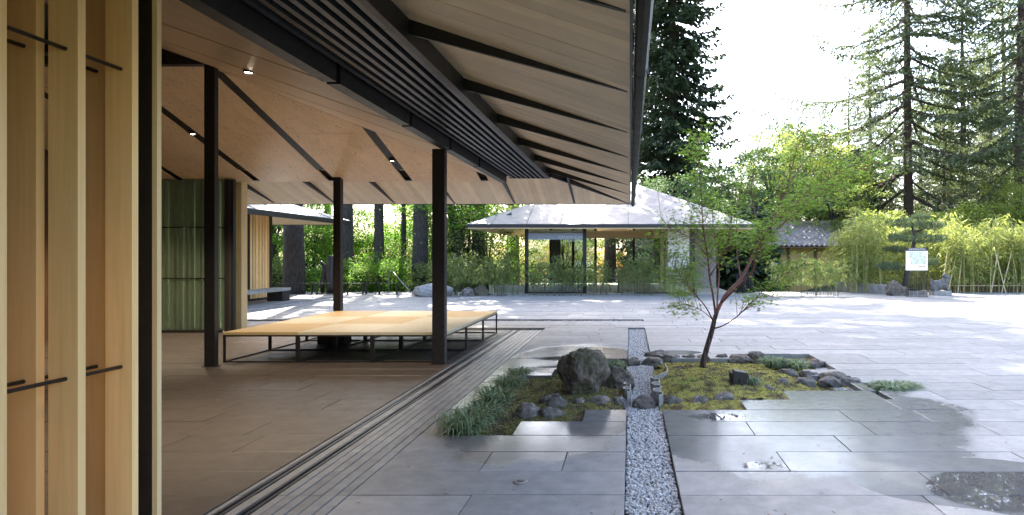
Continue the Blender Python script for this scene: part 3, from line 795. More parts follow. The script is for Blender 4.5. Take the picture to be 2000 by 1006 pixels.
# near slatted screens (sliding doors pushed aside)
def screen(x0, x1, ds, rod_x, zr_, stile):
    fr = MB().box(x0-.02, x1-.015, stile, stile+.055, .012, 3.29).build('slatted_screen', M['steel'], pav)
    MB().box(x0, x1+.0, .6, stile, .012, .05).build('bottom_rail', M['steel'], fr)
    MB().box(x0, x1+.0, .6, stile, 3.22, 3.29).build('top_rail', M['steel'], fr)
    for d in ds: MB().box(x0, x1, d, d+.038, .05, 3.22).build('slat', M['cedar'], fr)
    for z in zr_:
        MB().tube([(rod_x, .6, z), (rod_x, ds[-1]+.01, z)], .0095, 10).build('rod', M['steel'], fr, smooth=True)
    return fr
s1 = screen(-2.634, -2.50, [1.18, 1.465, 1.75, 2.035, 2.325, 2.667, 2.957], -2.556, (2.539, 1.043), 3.10)
MB().box(-2.514, -2.488, 3.099, 3.128, .012, 3.29).build('end_strip', M['jamb'], s1)
screen(-2.80, -2.662, [1.2, 1.56, 1.92, 2.28, 2.64, 3.0], -2.718, (2.541, 1.037), 3.16)

# glazed wall with slats behind, at the far left
gw = MB().box(-11.2, -8.52, 12.26, 12.32, .001, .05).build('glazed_wall', M['steel'], pav)
for a, b in ((-11.15, -10.27), (-10.25, -9.32), (-9.30, -8.46)):
    MB().box(a, b, 12.28, 12.292, .05, 3.2).build('pane', M['gglass'], gw)
for z in (1.12, 2.19): MB().box(-11.2, -8.5, 12.33, 12.35, z, z+.02).build('glazing_bar', M['steel'], gw)
x = -11.15; i = 0
while x < -8.5:
    w = (.05, .075, .05, .10)[i % 4]
    MB().box(x, x+w, 12.36, 12.46, .05, 3.2).build('slat', M['plaster'], gw); x += w+(.07, .06, .09, .05)[i % 4]; i += 1
cv = []; cf = []
for i in range(181):
    x = -11.15+i*2.62/180; yy = 12.53+.022*math.sin(i*.75)+.012*math.sin(i*.31); cv += [(x, yy, .06), (x, yy, 3.2)]
    if i: cf.append((2*i-2, 2*i, 2*i+1, 2*i-1))
MB().add(cv, cf).build('added_glow_sheet', leaf_mat('added_glow_sheet', (.50, .55, .46), (.50, .55, .46), .55, .05), gw, smooth=True)  # translucent sheet added behind the slats to make the glazed wall glow
box('door_stile', 'steel', pav, -8.455, -8.378, 12.28, 12.36, .001, 3.2)
box('door_stile', 'rail', pav, -8.374, -8.325, 12.285, 12.33, .001, 3.2)
box('door_stile', 'steel', pav, -8.321, -8.268, 12.28, 12.36, .001, 3.2)
box('door_jamb', 'jamb', pav, -8.56, -8.39, 12.72, 12.92, -.1, 3.24)
# rear and side walls out of sight, timber lined
box('wall', 'brownwood', pav, -11.35, -11.22, -2.2, 12.9, -.1, 4.3)
box('wall', 'cedar', pav, -11.2, -2.65, -2.3, -2.15, -.1, 4.3)

# ------------------------------------------------------------------ tatami stands: nine steel stands with a straw mat each
TX0, TY0, TW, TD = -6.10, 8.83, 1.118, 1.135
def stand(i, j):
    x0, y0 = TX0+i*TW, TY0+j*TD; x1, y1 = x0+TW-.006, y0+TD-.006
    pos_i = ('left', 'middle', 'right')[i]
    kind = 'pale' if (i+j) % 2 == 1 or j == 0 and i > 0 else 'golden'
    where = {0: 'in the row by the open floor', 1: 'in the middle row', 2: 'in the row by the plaza'}[j]
    edge = {0: 'beside the slender column' if j == 0 else 'on the glazed wall side', 1: 'between two others', 2: 'on the door track side'}[i]
    t = empty('tatami_stand', ((x0+x1)/2, (y0+y1)/2, 0), label='%s tatami stand %s, %s' % (kind, where, edge), cat='platform', group='tatami stands set together as a platform')
    MB().box(x0, x1, y0, y1, .415, .458, .004).build('mat', M['tatami_b' if kind == 'pale' else 'tatami_a'], t)
    s = .026
    for x in (x0, x1-s):
        for y in (y0, y1-s): MB().box(x, x+s, y, y+s, .001, .414).build('leg', M['steel'], t)
    for z0, z1 in ((.004, .024), (.39, .4135)):
        nm = 'floor_rail' if z0 < .1 else 'frame_rail'
        for x in (x0+.003, x1-s+.003): MB().box(x, x+.02, y0+s, y1-s, z0, z1).build(nm, M['steel'], t)
        for y in (y0+.003, y1-s+.003): MB().box(x0+s, x1-s, y, y+.02, z0, z1).build(nm, M['steel'], t)
for i in range(3):
    for j in range(3): stand(i, j)
bxo = MB().box(-5.68, -5.2, 10.7, 11.0, .001, .36, .01).build('speaker_box', M['black'], label='black box standing under the tatami stands', cat='box')
MB().box(-5.64, -5.24, 10.69, 10.699, .04, .32).build('grille', M['steel'], bxo)

# ------------------------------------------------------------------ small things in the garden and paving
g = G(1017, 942)
ul = empty('ground_light', (g[0], g[1], 0), label='round flush metal uplight set into the paving', cat='ground light')
MB().lathe([(.050, -.0), (.052, .008), (.046, .0125), (.036, .0125)], 28, g).build('ring', M['conc'], ul, smooth=True)
MB().lathe([(.0355, .002), (.034, .012), (.018, .0145), (.002, .0155)], 24, g).build('lens', M['rail'], ul, smooth=True)
# black garden floodlight
gx, gy_ = G(1449, 760); gy_ += .12
fl = empty('garden_floodlight', (gx, gy_, BEDZ), rz=0, label='black box floodlight on a yoke standing in the moss', cat='floodlight')
bodyp = [(-.07, .05), (.05, .03), (.075, .10), (.07, .26), (-.06, .285), (-.085, .20)]
body = MB().poly([(gx+p[0]*1.15, gy_-.07, BEDZ+.02+p[1]*.95) for p in bodyp], (0, .15, 0)).build('housing', M['steel'], fl)
MB().poly([(gx-.108, gy_-.06, BEDZ+.08), (gx-.108, gy_+.07, BEDZ+.08), (gx-.112, gy_+.07, BEDZ+.27), (gx-.112, gy_-.06, BEDZ+.27)], (-.012, 0, 0)).build('glass_front', M['gutter'], fl)
for s in (-.085, .085): MB().box(gx-.02, gx+.02, gy_+s-.006, gy_+s+.006, BEDZ-.01, BEDZ+.20).build('yoke_arm', M['steel'], fl)
MB().box(gx-.03, gx+.03, gy_-.09, gy_+.09, BEDZ-.01, BEDZ+.025).build('base', M['steel'], fl)
for i in range(5): MB().box(gx+.083+.0, gx+.097, gy_-.06+i*.03, gy_-.052+i*.03, BEDZ+.09, BEDZ+.24).build('cooling_fin', M['steel'], body)

# ------------------------------------------------------------------ leaves
def leaf_quads(cent, size, r, up=.8, width=.55, droop=.25):
    n = len(cent); nrm = r.normal(0, 1, (n, 3)); nrm[:, 2] = np.abs(nrm[:, 2])*1+up; nrm /= np.linalg.norm(nrm, axis=1)[:, None]
    t = r.normal(0, 1, (n, 3)); t -= nrm*(t*nrm).sum(1)[:, None]; t /= np.linalg.norm(t, axis=1)[:, None]
    b = np.cross(nrm, t); s = (size*r.uniform(.65, 1.3, n))[:, None]
    base = cent-t*s*.5; tip = cent+t*s*.5-nrm*s*droop; l = cent+b*s*width*.5-nrm*s*.06; rr = cent-b*s*width*.5-nrm*s*.06
    V = np.stack([base, l, tip, rr], 1).reshape(-1, 3); i = np.arange(n)*4
    Fc = np.concatenate([np.stack([i, i+2, i+1], 1), np.stack([i, i+3, i+2], 1)]); return V, Fc
def clumps(r, n_cl, per, center, radii, cl_r, flat=.5, shell=.35):
    """leaf centres grouped in clumps spread through an ellipsoid, denser at its outside"""
    u = r.normal(0, 1, (n_cl, 3)); u /= np.linalg.norm(u, axis=1)[:, None]
    rad = (shell+(1-shell)*r.uniform(0, 1, n_cl))**.6
    c = np.array(center)+u*rad[:, None]*np.array(radii)
    k = r.integers(int(per*.6), int(per*1.4), n_cl)
    cc = np.repeat(c, k, 0); sz = np.repeat(cl_r*r.uniform(.6, 1.3, n_cl), k)
    return cc+r.normal(0, 1, (len(cc), 3))*sz[:, None]*np.array([1, 1, flat]), c

# ------------------------------------------------------------------ young coral bark maple
def maple():
    r = np.random.default_rng(31); D0 = 8.25
    root = empty('maple_tree', (PX(1371, D0), D0, BEDZ+.1), label='young maple with coral red branches and fresh green leaves in the moss', cat='tree')
    def pl(pts): return [P(x, y, D0+dd) for x, y, dd in pts]
    tr = pl([(1370, 726, 0), (1374, 705, 0), (1381, 678, 0), (1390, 648, 0), (1396, 622, 0), (1402, 604, 0)])
    tr[0].z = BEDZ+.06
    MB().tube(tr, [.048, .041, .038, .036, .032, .027], 12).build('trunk', M['maple_trunk'], root, smooth=True)
    main = [
     ([(1400, 610, 0), (1418, 575, .05), (1447, 545, .1), (1468, 505, .15), (1488, 465, .2), (1512, 425, .22), (1531, 380, .2), (1546, 330, .15), (1556, 285, .1), (1560, 235, .1)], .026),
     ([(1468, 505, .15), (1500, 465, 0), (1535, 432, -.15), (1580, 398, -.3), (1625, 362, -.45), (1668, 335, -.5), (1708, 318, -.55)], .017),
     ([(1410, 590, 0), (1440, 560, -.2), (1470, 530, -.4), (1476, 495, -.5), (1500, 450, -.6), (1545, 405, -.75), (1590, 370, -.85), (1640, 335, -.9)], .017),
     ([(1398, 618, 0), (1393, 580, -.1), (1386, 540, -.2), (1382, 500, -.25), (1374, 450, -.3), (1370, 390, -.3), (1366, 330, -.3), (1362, 275, -.25)], .017),
     ([(1400, 612, 0), (1402, 570, .25), (1404, 530, .4), (1398, 480, .5), (1392, 420, .55), (1398, 360, .6), (1392, 310, .6)], .015),
     ([(1394, 630, 0), (1380, 602, -.1), (1358, 575, -.25), (1338, 552, -.4), (1322, 530, -.5), (1305, 505, -.6)], .011),
     ([(1392, 642, 0), (1412, 636, -.15), (1440, 618, -.3), (1468, 590, -.4), (1500, 560, -.5), (1535, 535, -.6), (1570, 515, -.65)], .011),
     ([(1447, 545, .1), (1440, 500, .4), (1438, 455, .6), (1440, 410, .75), (1448, 350, .85)], .012),
     ([(1382, 500, -.25), (1355, 470, -.4), (1330, 455, -.5), (1308, 448, -.55)], .009),
     ([(1488, 465, .2), (1475, 420, .5), (1468, 370, .7), (1475, 310, .85), (1490, 250, .9)], .013),
     ([(1512, 425, .22), (1560, 400, .5), (1610, 380, .7), (1650, 372, .8)], .010),
     ([(1531, 380, .2), (1560, 330, .3), (1595, 285, .35), (1625, 255, .35)], .011),
     ([(1386, 540, -.2), (1410, 500, -.5), (1425, 460, -.7), (1430, 420, -.8)], .009),
     ([(1393, 625, 0), (1370, 606, .2), (1345, 595, .35), (1330, 590, .45)], .007),
    ]
    bm_ = MB(); tips = []
    for pts, r0 in main:
        p = pl(pts); n = len(p)
        # smooth: subdivide by Catmull-Rom
        q = []
        for i in range(n-1):
            a, b, c, d = p[max(i-1, 0)], p[i], p[i+1], p[min(i+2, n-1)]
            for s in range(4):
                t = s/4; q.append(.5*((2*b)+(c-a)*t+(2*a-5*b+4*c-d)*t*t+(3*b-a-3*c+d)*t**3))
        q.append(p[-1]); m = len(q)
        rad = [max(.0035, r0*(1-i/(m-1))**.8) for i in range(m)]
        bm_.tube(q, rad, 8)
        for i in range(int(m*.34), m):
            k = 3 if r0 > .012 else 2
            for _ in range(k):
                t = (q[min(i+1, m-1)]-q[max(i-1, 0)]).normalized()
                side = Vector(r.normal(0, 1, 3)); side -= t*side.dot(t); side.normalize()
                dr = (t*.8+side*.9+Vector((0, 0, .12))).normalized(); L = r.uniform(.14, .42)*(1.1-.4*i/m)
                e = q[i]+dr*L*.55+Vector((0, 0, .01)); e2 = q[i]+dr*L+Vector((0, 0, -.04*L))
                bm_.tube([q[i], e, e2], [.004, .003, .0018], 5)
                tips += [(e, .3), (e2, 1), (e2+dr*.05, 1), ((e+e2)/2, .7)]
    bm_.build('branches', M['maple_bark'], root, smooth=True)
    # palmate leaves, five to seven pointed lobes, in drooping flat sprays
    ang = np.array([-125, -98, -70, -48, -34, -16, 0, 16, 34, 48, 70, 98, 125])*math.pi/180
    rad = np.array([.42, .16, .72, .24, .90, .28, 1.0, .28, .90, .24, .72, .16, .42])
    shp = np.stack([np.concatenate([[-.05], rad*np.cos(ang)]), np.concatenate([[0], rad*np.sin(ang)])], 1); K = len(shp)
    V = []; cnt = 0
    for tp, wgt in tips:
        for _ in range(int(r.integers(4, 8))):
            c = np.array(tp)+r.normal(0, 1, 3)*np.array([.075, .075, .03]); s = r.uniform(.036, .062)
            nrm = np.array([r.normal(0, .35), r.normal(0, .35)-.12, 1.0]); nrm /= np.linalg.norm(nrm)
            a = r.uniform(0, 6.28); t = np.array([math.cos(a), math.sin(a), -.25]); t -= nrm*t.dot(nrm); t /= np.linalg.norm(t); b = np.cross(nrm, t)
            v = c+shp[:, :1]*t*s+shp[:, 1:]*b*s-nrm*(np.abs(shp[:, :1])**2)*s*.25
            V.append(v); cnt += 1
    V = np.concatenate(V); Fc = np.arange(cnt*K).reshape(-1, K)
    link('crown', np_mesh('crown', V, Fc), M['maple_leaf'], root, kind='stuff')
maple()

# ------------------------------------------------------------------ generic trees
def conifer_mesh(h, z0, nb, blen, seed, droop=.28, card=.24, cw=.055, twigs=15, up_tip=.25, bare=.12, top_pow=.75):
    r = np.random.default_rng(seed); W = MB(); S = []; Dv = []
    for i in range(nb):
        f = (i+r.uniform(0, 1))/nb; z = z0+(h-z0)*f**.92; a = i*2.399+r.normal(0, .35)
        L = blen*((1-f)**top_pow)*r.uniform(.62, 1.12)+.35; dx, dy = math.cos(a), math.sin(a)
        dd = droop*r.uniform(.5, 1.4)*(1-.6*f); pts = []
        for t in np.linspace(0, 1, 7):
            pts.append(Vector((dx*L*t, dy*L*t, z+L*(-dd*math.sin(t*2.0)*1.0+up_tip*dd*3.2*t**3*.6+.05*t))))
        W.tube(pts, [max(.006, .012*L*(1-t)+.005) for t in np.linspace(0, 1, 7)], 4, cap=False)
        nt_ = max(5, int(twigs*L/blen)+3)
        for k in range(nt_):
            t = bare+(1-bare)*(k+r.uniform(0, 1))/nt_; j = min(5, int(t*6)); u = t*6-j; p = np.array(pts[j].lerp(pts[j+1], u))
            for sgn in (-1, 1):
                tl = (.30*L*(1-t)**.8+.22)*r.uniform(.6, 1.2); aa = a+sgn*r.uniform(.7, 1.25)
                m = max(2, int(tl/(card*.42)))
                tw = np.linspace(.08, 1, m)[:, None]
                q = p+np.concatenate([np.cos(aa)*tl*tw, np.sin(aa)*tl*tw, -.32*tl*tw**1.4-.03], 1)
                S.append(q+r.normal(0, .03, q.shape)); dv = np.tile([math.cos(aa), math.sin(aa), -.55], (m, 1))+r.normal(0, .45, (m, 3)); Dv.append(dv)
    S = np.concatenate(S); Dv = np.concatenate(Dv); Dv /= np.linalg.norm(Dv, axis=1)[:, None]
    n = len(S); up = np.array([0, 0, 1.0])+r.normal(0, .5, (n, 3)); b = np.cross(Dv, up); b /= np.linalg.norm(b, axis=1)[:, None]
    L = (card*r.uniform(.7, 1.35, n))[:, None]; w = (cw*r.uniform(.7, 1.3, n))[:, None]
    V = np.stack([S-Dv*L*.3, S+b*w+Dv*L*.1, S+Dv*L*.75, S-b*w+Dv*L*.1], 1).reshape(-1, 3); i = np.arange(n)*4
    return W, np_mesh('conifer_needles', V, np.stack([i, i+1, i+2, i+3], 1))
def trunk_mb(h, r0, seed, lean=.0, n=12, flare=1.35, r1=.12, wob=.05, seg=12):
    r = np.random.default_rng(seed); pts = []; rad = []
    for i in range(seg+1):
        t = i/seg; pts.append(Vector((lean*h*t+wob*h*.15*math.sin(t*5+seed), wob*h*.15*math.cos(t*4.1+seed)-wob*h*.15*math.cos(seed), h*t-.25*(i == 0))))
        rad.append(r0*((1-t)*(1-r1)+r1)*(flare if i == 0 else 1+.12*(flare-1) if i == 1 else 1))
    return pts, rad
def tree(name, x, y, z, trunk, tmat, leaves, lmat, label, cat='tree', group=None, rz=0, s=1.0, limbs=None):
    o = empty(name, (x, y, z), rz, label=label, cat=cat, group=group); o.scale = (s, s, s)
    for nm, me, m in ((('trunk', trunk, tmat),)+((('limbs', limbs, tmat),) if limbs is not None else ())+((('crown', leaves, lmat),) if leaves is not None else ())):
        c = bpy.data.objects.new(nm, me); C.objects.link(c)
        if not me.materials: me.materials.append(M[m])
        c.parent = o
        if nm in ('crown', 'limbs'): c['kind'] = 'stuff'
        if me.materials and me.materials[0] != M[m]:
            c.material_slots[0].link = 'OBJECT'; c.material_slots[0].material = M[m]
    return o
def conifer(name, x, y, z, h, r0, z0, nb, blen, seed, tmat, lmat, label, group=None, cache={}, **k):
    key = (h, z0, nb, blen, seed)
    if key not in cache:
        W, L = conifer_mesh(h, z0, nb, blen, seed, **k)
        p, rad = trunk_mb(h, r0, seed, wob=.02); T = MB().tube(p, rad, 14).mesh('conifer_trunk', True)
        cache[key] = (T, L, W.mesh('conifer_limbs'))
    T, L, W = cache[key]
    return tree(name, x, y, z, T, tmat, L, lmat, label, group=group, limbs=W)

# the tall specimen fir and its neighbours on the right
conifer('fir_tree', PX(1776, 38), 38, .3, 34, .34, 5.2, 96, 10.2, 3, 'fir_trunk', 'fir', 'tall open fir with bare lower trunk and sweeping branches behind the pine', droop=.33, card=.30, cw=.052, twigs=44, up_tip=.5)
conifer('fir_tree', PX(1992, 35), 35, .3, 33, .31, 6.5, 120, 6.3, 5, 'fir_trunk', 'fir', 'tall fir with long drooping branches beside the bright lime tree', droop=.36, card=.30, cw=.05, twigs=25, up_tip=.4)
conifer('cedar_tree', PX(1316, 44), 44, -2, 34, .5, 3.0, 290, 4.9, 8, 'fir_bark', 'redwood', 'dense dark columnar cedar rising behind the café roof', droop=.5, card=.42, cw=.11, twigs=20, up_tip=.15, top_pow=.5)
conifer('cedar_tree', PX(1235, 50), 50, -3, 36, .5, 3.0, 230, 4.2, 9, 'fir_bark', 'redwood', 'dark cedar partly hidden by the pavilion gutter', droop=.5, card=.42, cw=.11, twigs=18, up_tip=.15, top_pow=.5)
for i, (px, d, h) in enumerate(((1880, 58, 30), (1700, 64, 25), (1960, 66, 32), (2080, 60, 30), (1610, 74, 20), (1800, 76, 27), (1540, 80, 20), (2150, 48, 30), (1920, 80, 30), (1740, 54, 17), (1845, 50, 15), (1660, 58, 18), (1935, 52, 19), (1855, 62, 23))):
    o = conifer('fir_tree', PX(px, d), d, .6, 29, .4, 2.0, 150, 5.2, 20+i % 3, 'fir_trunk', 'firlit', 'sunlit fir in the woodland beyond the bamboo', group='woodland firs beyond the bamboo', droop=.4, card=.34, cw=.075, twigs=16)
    o.rotation_euler.z = i*1.3; o.scale = (h/29,)*3
# big forest firs behind the plaza; trunks in view, crowns far overhead
FT = 'tall forest fir with furrowed grey trunk standing beyond the plaza'
fir_spots = [(572, 24.9, .31, 1.5), (678, 28.2, .26, 1.5), (742, 29.0, .19, 1.45), (822, 28.0, .27, 1.55), (1000, 36.6, .42, 2), (1190, 37.5, .42, 2), (1085, 36.4, .34, 2),
             (790, 30.2, .17, .75), (938, 31.5, .36, 2), (530, 33, .28, .9), (640, 38, .28, .95)]
for i, (px, d, r0, s) in enumerate(fir_spots):
    sd_ = 40+i % 3; key = ('forest', i % 3)
    lab = {0: 'massive grey forest trunk beside the slatted pavilion', 3: 'broad dark trunk rising behind the pale plaza boulder', 7: 'slender straight dark trunk beside the broad one'}.get(i, FT)
    z = terrain(PX(px, d), d)
    hh = 30
    p, rad = trunk_mb(hh, r0, sd_, wob=.015, flare=1.12, seg=20); T = MB().tube(p, rad, 18).mesh('fir_trunk', True)
    if i < 3:
        W, L = conifer_mesh(30, 12.0, 22, 4.4, 40+i, droop=.35, card=.45, cw=.13, twigs=20)
        globals()['FW%d' % i] = (L, W.mesh('fir_limbs'))
    L, Wm = globals()['FW%d' % (i % 3)]
    if s == 2:      # the giants behind the café
        if 'BIG' not in globals():
            W, L = conifer_mesh(52, 24.0, 36, 5.2, 55, droop=.30, card=.5, cw=.15, twigs=24, top_pow=.26); BIG = (L, W.mesh('fir_limbs'))
        L, Wm = BIG; hh = 52; s = 1
        p, rad = trunk_mb(hh, r0, sd_, wob=.012, flare=1.12, seg=20); T = MB().tube(p, rad, 18).mesh('fir_trunk', True)
    fo = tree('fir_tree', PX(px, d), d, z, T, 'fir_bark', L, 'fir', lab, group='forest firs beyond the plaza' if lab == FT else None, rz=i*.9, limbs=Wm); fo.scale = (1+(s-1)*.6, 1+(s-1)*.6, s)

# broadleaf trees: multi-stemmed with leaf sprays
def broad_mesh(seed, h, r, n_cl, per, cl_r, leaf, z0=.25, stems=3, r0=.09, flat=.35, shell=.2, up=1.0):
    rg = np.random.default_rng(seed)
    cc, cl = clumps(rg, n_cl, per, (0, 0, h*(z0+1)/2), (r, r, h*(1-z0)/2), cl_r, flat, shell)
    V, Fc = leaf_quads(cc, leaf, rg, up=up); L = np_mesh('leaves', V, Fc)
    W = MB()
    for s in range(stems):
        a = s*6.28/stems+rg.uniform(0, 1); top = Vector((math.cos(a)*r*.45, math.sin(a)*r*.45, h*.86)); pts = []
        for t in np.linspace(0, 1, 8): pts.append(Vector((top.x*t**1.3+.12*math.sin(t*7+s), top.y*t**1.3+.12*math.cos(t*6+s), top.z*t-.2*(t == 0))))
        W.tube(pts, [r0*(1-t)**.9+.012 for t in np.linspace(0, 1, 8)], 8)
        for c in cl[s::stems][:26]:
            c = Vector(c); j = min(6, max(1, int((c.z/h-.12)*7))); b = pts[j]
            mid = b.lerp(c, .55)+Vector((0, 0, .25)); W.tube([b, mid, c], [r0*.32, r0*.18, .006], 5, cap=False)
    return W.mesh('stems', True), L
VM = [broad_mesh(60+i, 7.0+i, 2.6+.3*i, 120, 95, .42, .135, z0=.06, stems=3, r0=.07) for i in range(3)]
TM = [broad_mesh(70+i, 12.5, 4.4, 165, 80, .50, .19, z0=.25, stems=2, r0=.2) for i in range(2)]
SH = [broad_mesh(80+i, 1.9, 1.5, 75, 75, .22, .10, z0=-.1, stems=4, r0=.025, flat=.6) for i in range(2)]
ru = random.Random(4)
vl = 'bright green vine maple among the forest trunks beyond the plaza'
vspots = [(600, 29), (650, 31), (520, 28), (710, 32), (765, 34), (800, 37), (850, 33), (905, 31), (945, 34), (985, 38), (560, 36), (690, 42), (620, 44), (740, 46), (870, 46), (830, 41),
          (1050, 42), (1110, 40), (1160, 44), (480, 38), (1225, 47), (930, 50), (780, 54), (580, 52), (660, 56), (1010, 54), (720, 60), (860, 60)]
for i, (px, d) in enumerate(vspots):
    T, L = VM[i % 3]; x = PX(px, d); z = terrain(x, d)
    orange = i in (18, 16)
    tree('amber_maple' if orange else 'vine_maple', x, d, z-.1, T, 'moss_bark', L, 'orange' if orange else ('vine', 'ylw', 'vine', 'bam')[i % 4] if i > 5 else 'vine',
         ('small maple with amber leaves seen through the café' if orange else vl if i % 4 != 1 or i <= 5 else 'yellow green vine maple deeper in the forest beyond the plaza'), group=('amber maples behind the café' if orange else 'vine maples in the forest' if i % 4 != 1 or i <= 5 else 'yellow green vine maples in the forest'), rz=i*1.7, s=ru.uniform(.8, 1.15))
for i, (px, d) in enumerate(((540, 26.8), (612, 27.4), (665, 27.0), (705, 27.2), (745, 27.6), (775, 28.6), (855, 27.6), (1010, 31), (500, 27.5), (915, 28.4), (960, 30), (840, 30))):
    T, L = SH[i % 2]; x = PX(px, d)
    tree('shrub', x, d, terrain(x, d)-.05, T, 'moss_bark', L, 'vine' if i % 3 else 'bam', 'leafy green shrub at the forest edge beyond the plaza', cat='shrub', group='shrubs at the forest edge', rz=i*2.1, s=ru.uniform(.7, 1.1))
# crooked mossy maple trunk behind the café's left bamboo
x = PX(893, 29.5)
T = MB().tube([(0, 0, -.3), (-.1, 0, 1.2), (.12, 0, 2.5), (-.05, .1, 3.6), (-.45, .2, 5.2), (-.6, .3, 8)], [.36, .3, .27, .26, .2, .12], 12).tube([(-.02, 0, 3.2), (.45, 0, 4.1), (.9, .1, 5.6), (1.1, .2, 8)], [.2, .16, .13, .08], 10).mesh('crooked_trunk', True)
tree('bigleaf_maple', x, 29.5, terrain(x, 29.5), T, 'moss_bark', TM[0][1], 'vine', 'crooked forked mossy maple trunk at the forest edge')
# broadleaf trees behind the café and the tiled house
for i, (px, d, s, m, lab) in enumerate(((1300, 35.5, .78, 'blue', 'grey green broadleaf tree directly behind the café roof'), (1385, 39, .82, 'blue', 'grey green broadleaf tree behind the café corner'),
    (1480, 37, .85, 'blue', 'airy dark limbed tree behind the tiled house'), (1590, 39, .80, 'ylw', 'large yellow green tree behind the tiled house'), (1530, 46, .92, 'ylw', 'yellow green tree rising deeper behind the tiled house'), (1660, 43, .66, 'bam', 'olive tree between the tiled house and the tall fir'),
    (1455, 42, .80, 'ylw', 'yellow green tree behind the café corner limbs'), (1565, 42.5, .84, 'bam', 'olive green tree filling behind the yellow tree'), (1640, 36, .58, 'ylw', 'low lime tree beside the tiled house gable'), (1990, 33, .52, 'ylw', 'bright lime tree rising above the bamboo hedge'), (2060, 36, .60, 'ylw', 'lime tree beyond the end of the bamboo hedge'))):
    T, L = TM[i % 2]; x = PX(px, d)
    tree('broadleaf_tree', x, d, terrain(x, d), T, 'fir_bark', L, m, lab, rz=i*1.1, s=s)
conifer('evergreen_bush', PX(1438, 30.5), 30.5, -.3, 4.6, .12, .1, 70, 1.6, 35, 'fir_bark', 'redwood', 'dark evergreen bush between the café and the tiled house', droop=.3, card=.3, cw=.1, twigs=14)
conifer('evergreen_bush', PX(1475, 31.5), 31.5, -.3, 4.6, .12, .1, 70, 1.6, 35, 'fir_bark', 'redwood', 'dark evergreen bush against the ochre house wall', droop=.3, card=.3, cw=.1, twigs=14)
conifer('young_fir', PX(1678, 40), 40, .4, 8.5, .2, .5, 70, 2.6, 33, 'fir_bark', 'redwood', 'dark young fir between the maple and the tall fir', droop=.3, card=.34, cw=.1, twigs=14)

# ------------------------------------------------------------------ hedge bank on the right
def hedge(x0, x1, y, h0, h1, dep, seed, lab):
    r = np.random.default_rng(seed); n = 16000
    u = r.uniform(0, 1, n); hh = h0+(h1-h0)*u+.35*np.sin(u*19)+.2*np.sin(u*47); a = r.uniform(0, math.pi, n)
    rr = 1-.18*r.uniform(0, 1, n)**2
    cc = np.stack([x0+(x1-x0)*u, y-np.cos(a)*dep*rr, .2+np.sin(a)*hh*rr], 1)+r.normal(0, .1, (n, 3))
    V, Fc = leaf_quads(cc, .2, r, up=.9)
    link('hedge', np_mesh('hedge', V, Fc), M['ylw'], None, label=lab, cat='hedge')
hedge(12.5, 27, 32.5, 3.4, 4.6, 1.5, 5, 'long mounded sunlit hedge behind the bamboo')

# ------------------------------------------------------------------ bamboo
def bamboo_mesh(seed, h, n, rad, leaf, per, lean=.1, low=.3, cr=.012):
    r = np.random.default_rng(seed); W = MB(); cc = []; dd = []
    for i in range(n):
        bx, by = r.normal(0, rad, 2); a = r.uniform(0, 6.28); hh = h*r.uniform(.7, 1.08); ln = lean*hh*r.uniform(.2, 1.5)
        pts = [Vector((bx+math.cos(a)*ln*t**2, by+math.sin(a)*ln*t**2, hh*t*(1-.06*t))) for t in np.linspace(0, 1, 6)]
        W.tube(pts, [cr*(1-.8*t) for t in np.linspace(0, 1, 6)], 5, cap=False)
        for k in range(per):
            t = low+(1-low)*r.uniform(0, 1)**.8; j = min(4, int(t*5)); p = np.array(pts[j].lerp(pts[j+1], t*5-j)); b = r.uniform(0, 6.28)
            ex = r.uniform(.05, .38)*(1.15-t*.5)*h/2.4; q = p+np.array([math.cos(b)*ex, math.sin(b)*ex, .12*ex-.1*r.uniform(0, 1)])
            for _ in range(7): cc.append(q+r.normal(0, .06*h/2.4, 3)); b2 = b+r.normal(0, .9); dd.append((math.cos(b2), math.sin(b2), -.65+r.normal(0, .3)))
    cc = np.array(cc); Dv = np.array(dd); Dv /= np.linalg.norm(Dv, axis=1)[:, None]; m = len(cc)
    b = np.cross(Dv, np.array([0, 0, 1.0])+r.normal(0, .6, (m, 3))); b /= np.linalg.norm(b, axis=1)[:, None]
    L = (leaf*r.uniform(.6, 1.25, m))[:, None]; w = L*.085
    V = np.stack([cc, cc+Dv*L*.4+b*w, cc+Dv*L, cc+Dv*L*.4-b*w], 1).reshape(-1, 3); i = np.arange(m)*4
    return W.mesh('culms'), np_mesh('bamboo_leaves', V, np.stack([i, i+1, i+2, i+3], 1))
def bamboo(var, x, y, cm, lm, lab, group, rz, s, z=-.08):
    o = empty('bamboo_clump', (x, y, z), rz, label=lab, cat='bamboo', group=group); o.scale = (s, s, s)
    for nm, me, m in (('culms', var[0], cm), ('leaves', var[1], lm)):
        c = bpy.data.objects.new(nm, me); C.objects.link(c); c.parent = o
        if not me.materials: me.materials.append(M[m])
        elif me.materials[0] != M[m]: c.material_slots[0].link = 'OBJECT'; c.material_slots[0].material = M[m]
        c['kind'] = 'stuff'
BS = [bamboo_mesh(90+i, 1.8, 7, .18, .18, 12, .10, .38, .010) for i in range(4)]
BT = [bamboo_mesh(95+i, 3.7, 12, .42, .32, 16, .11, .16, .02) for i in range(4)]
rb = random.Random(12)
for i, px in enumerate([868, 890, 912, 936, 958, 982, 1005]):
    bamboo(BS[i % 4], PX(px, 24.3), 24.1+rb.uniform(-.15, .25), 'culm', 'bam', 'leafy bamboo clump in front of the café glass balustrade and forest', 'bamboo beside the café glass', rb.uniform(0, 6), rb.uniform(.95, 1.2))
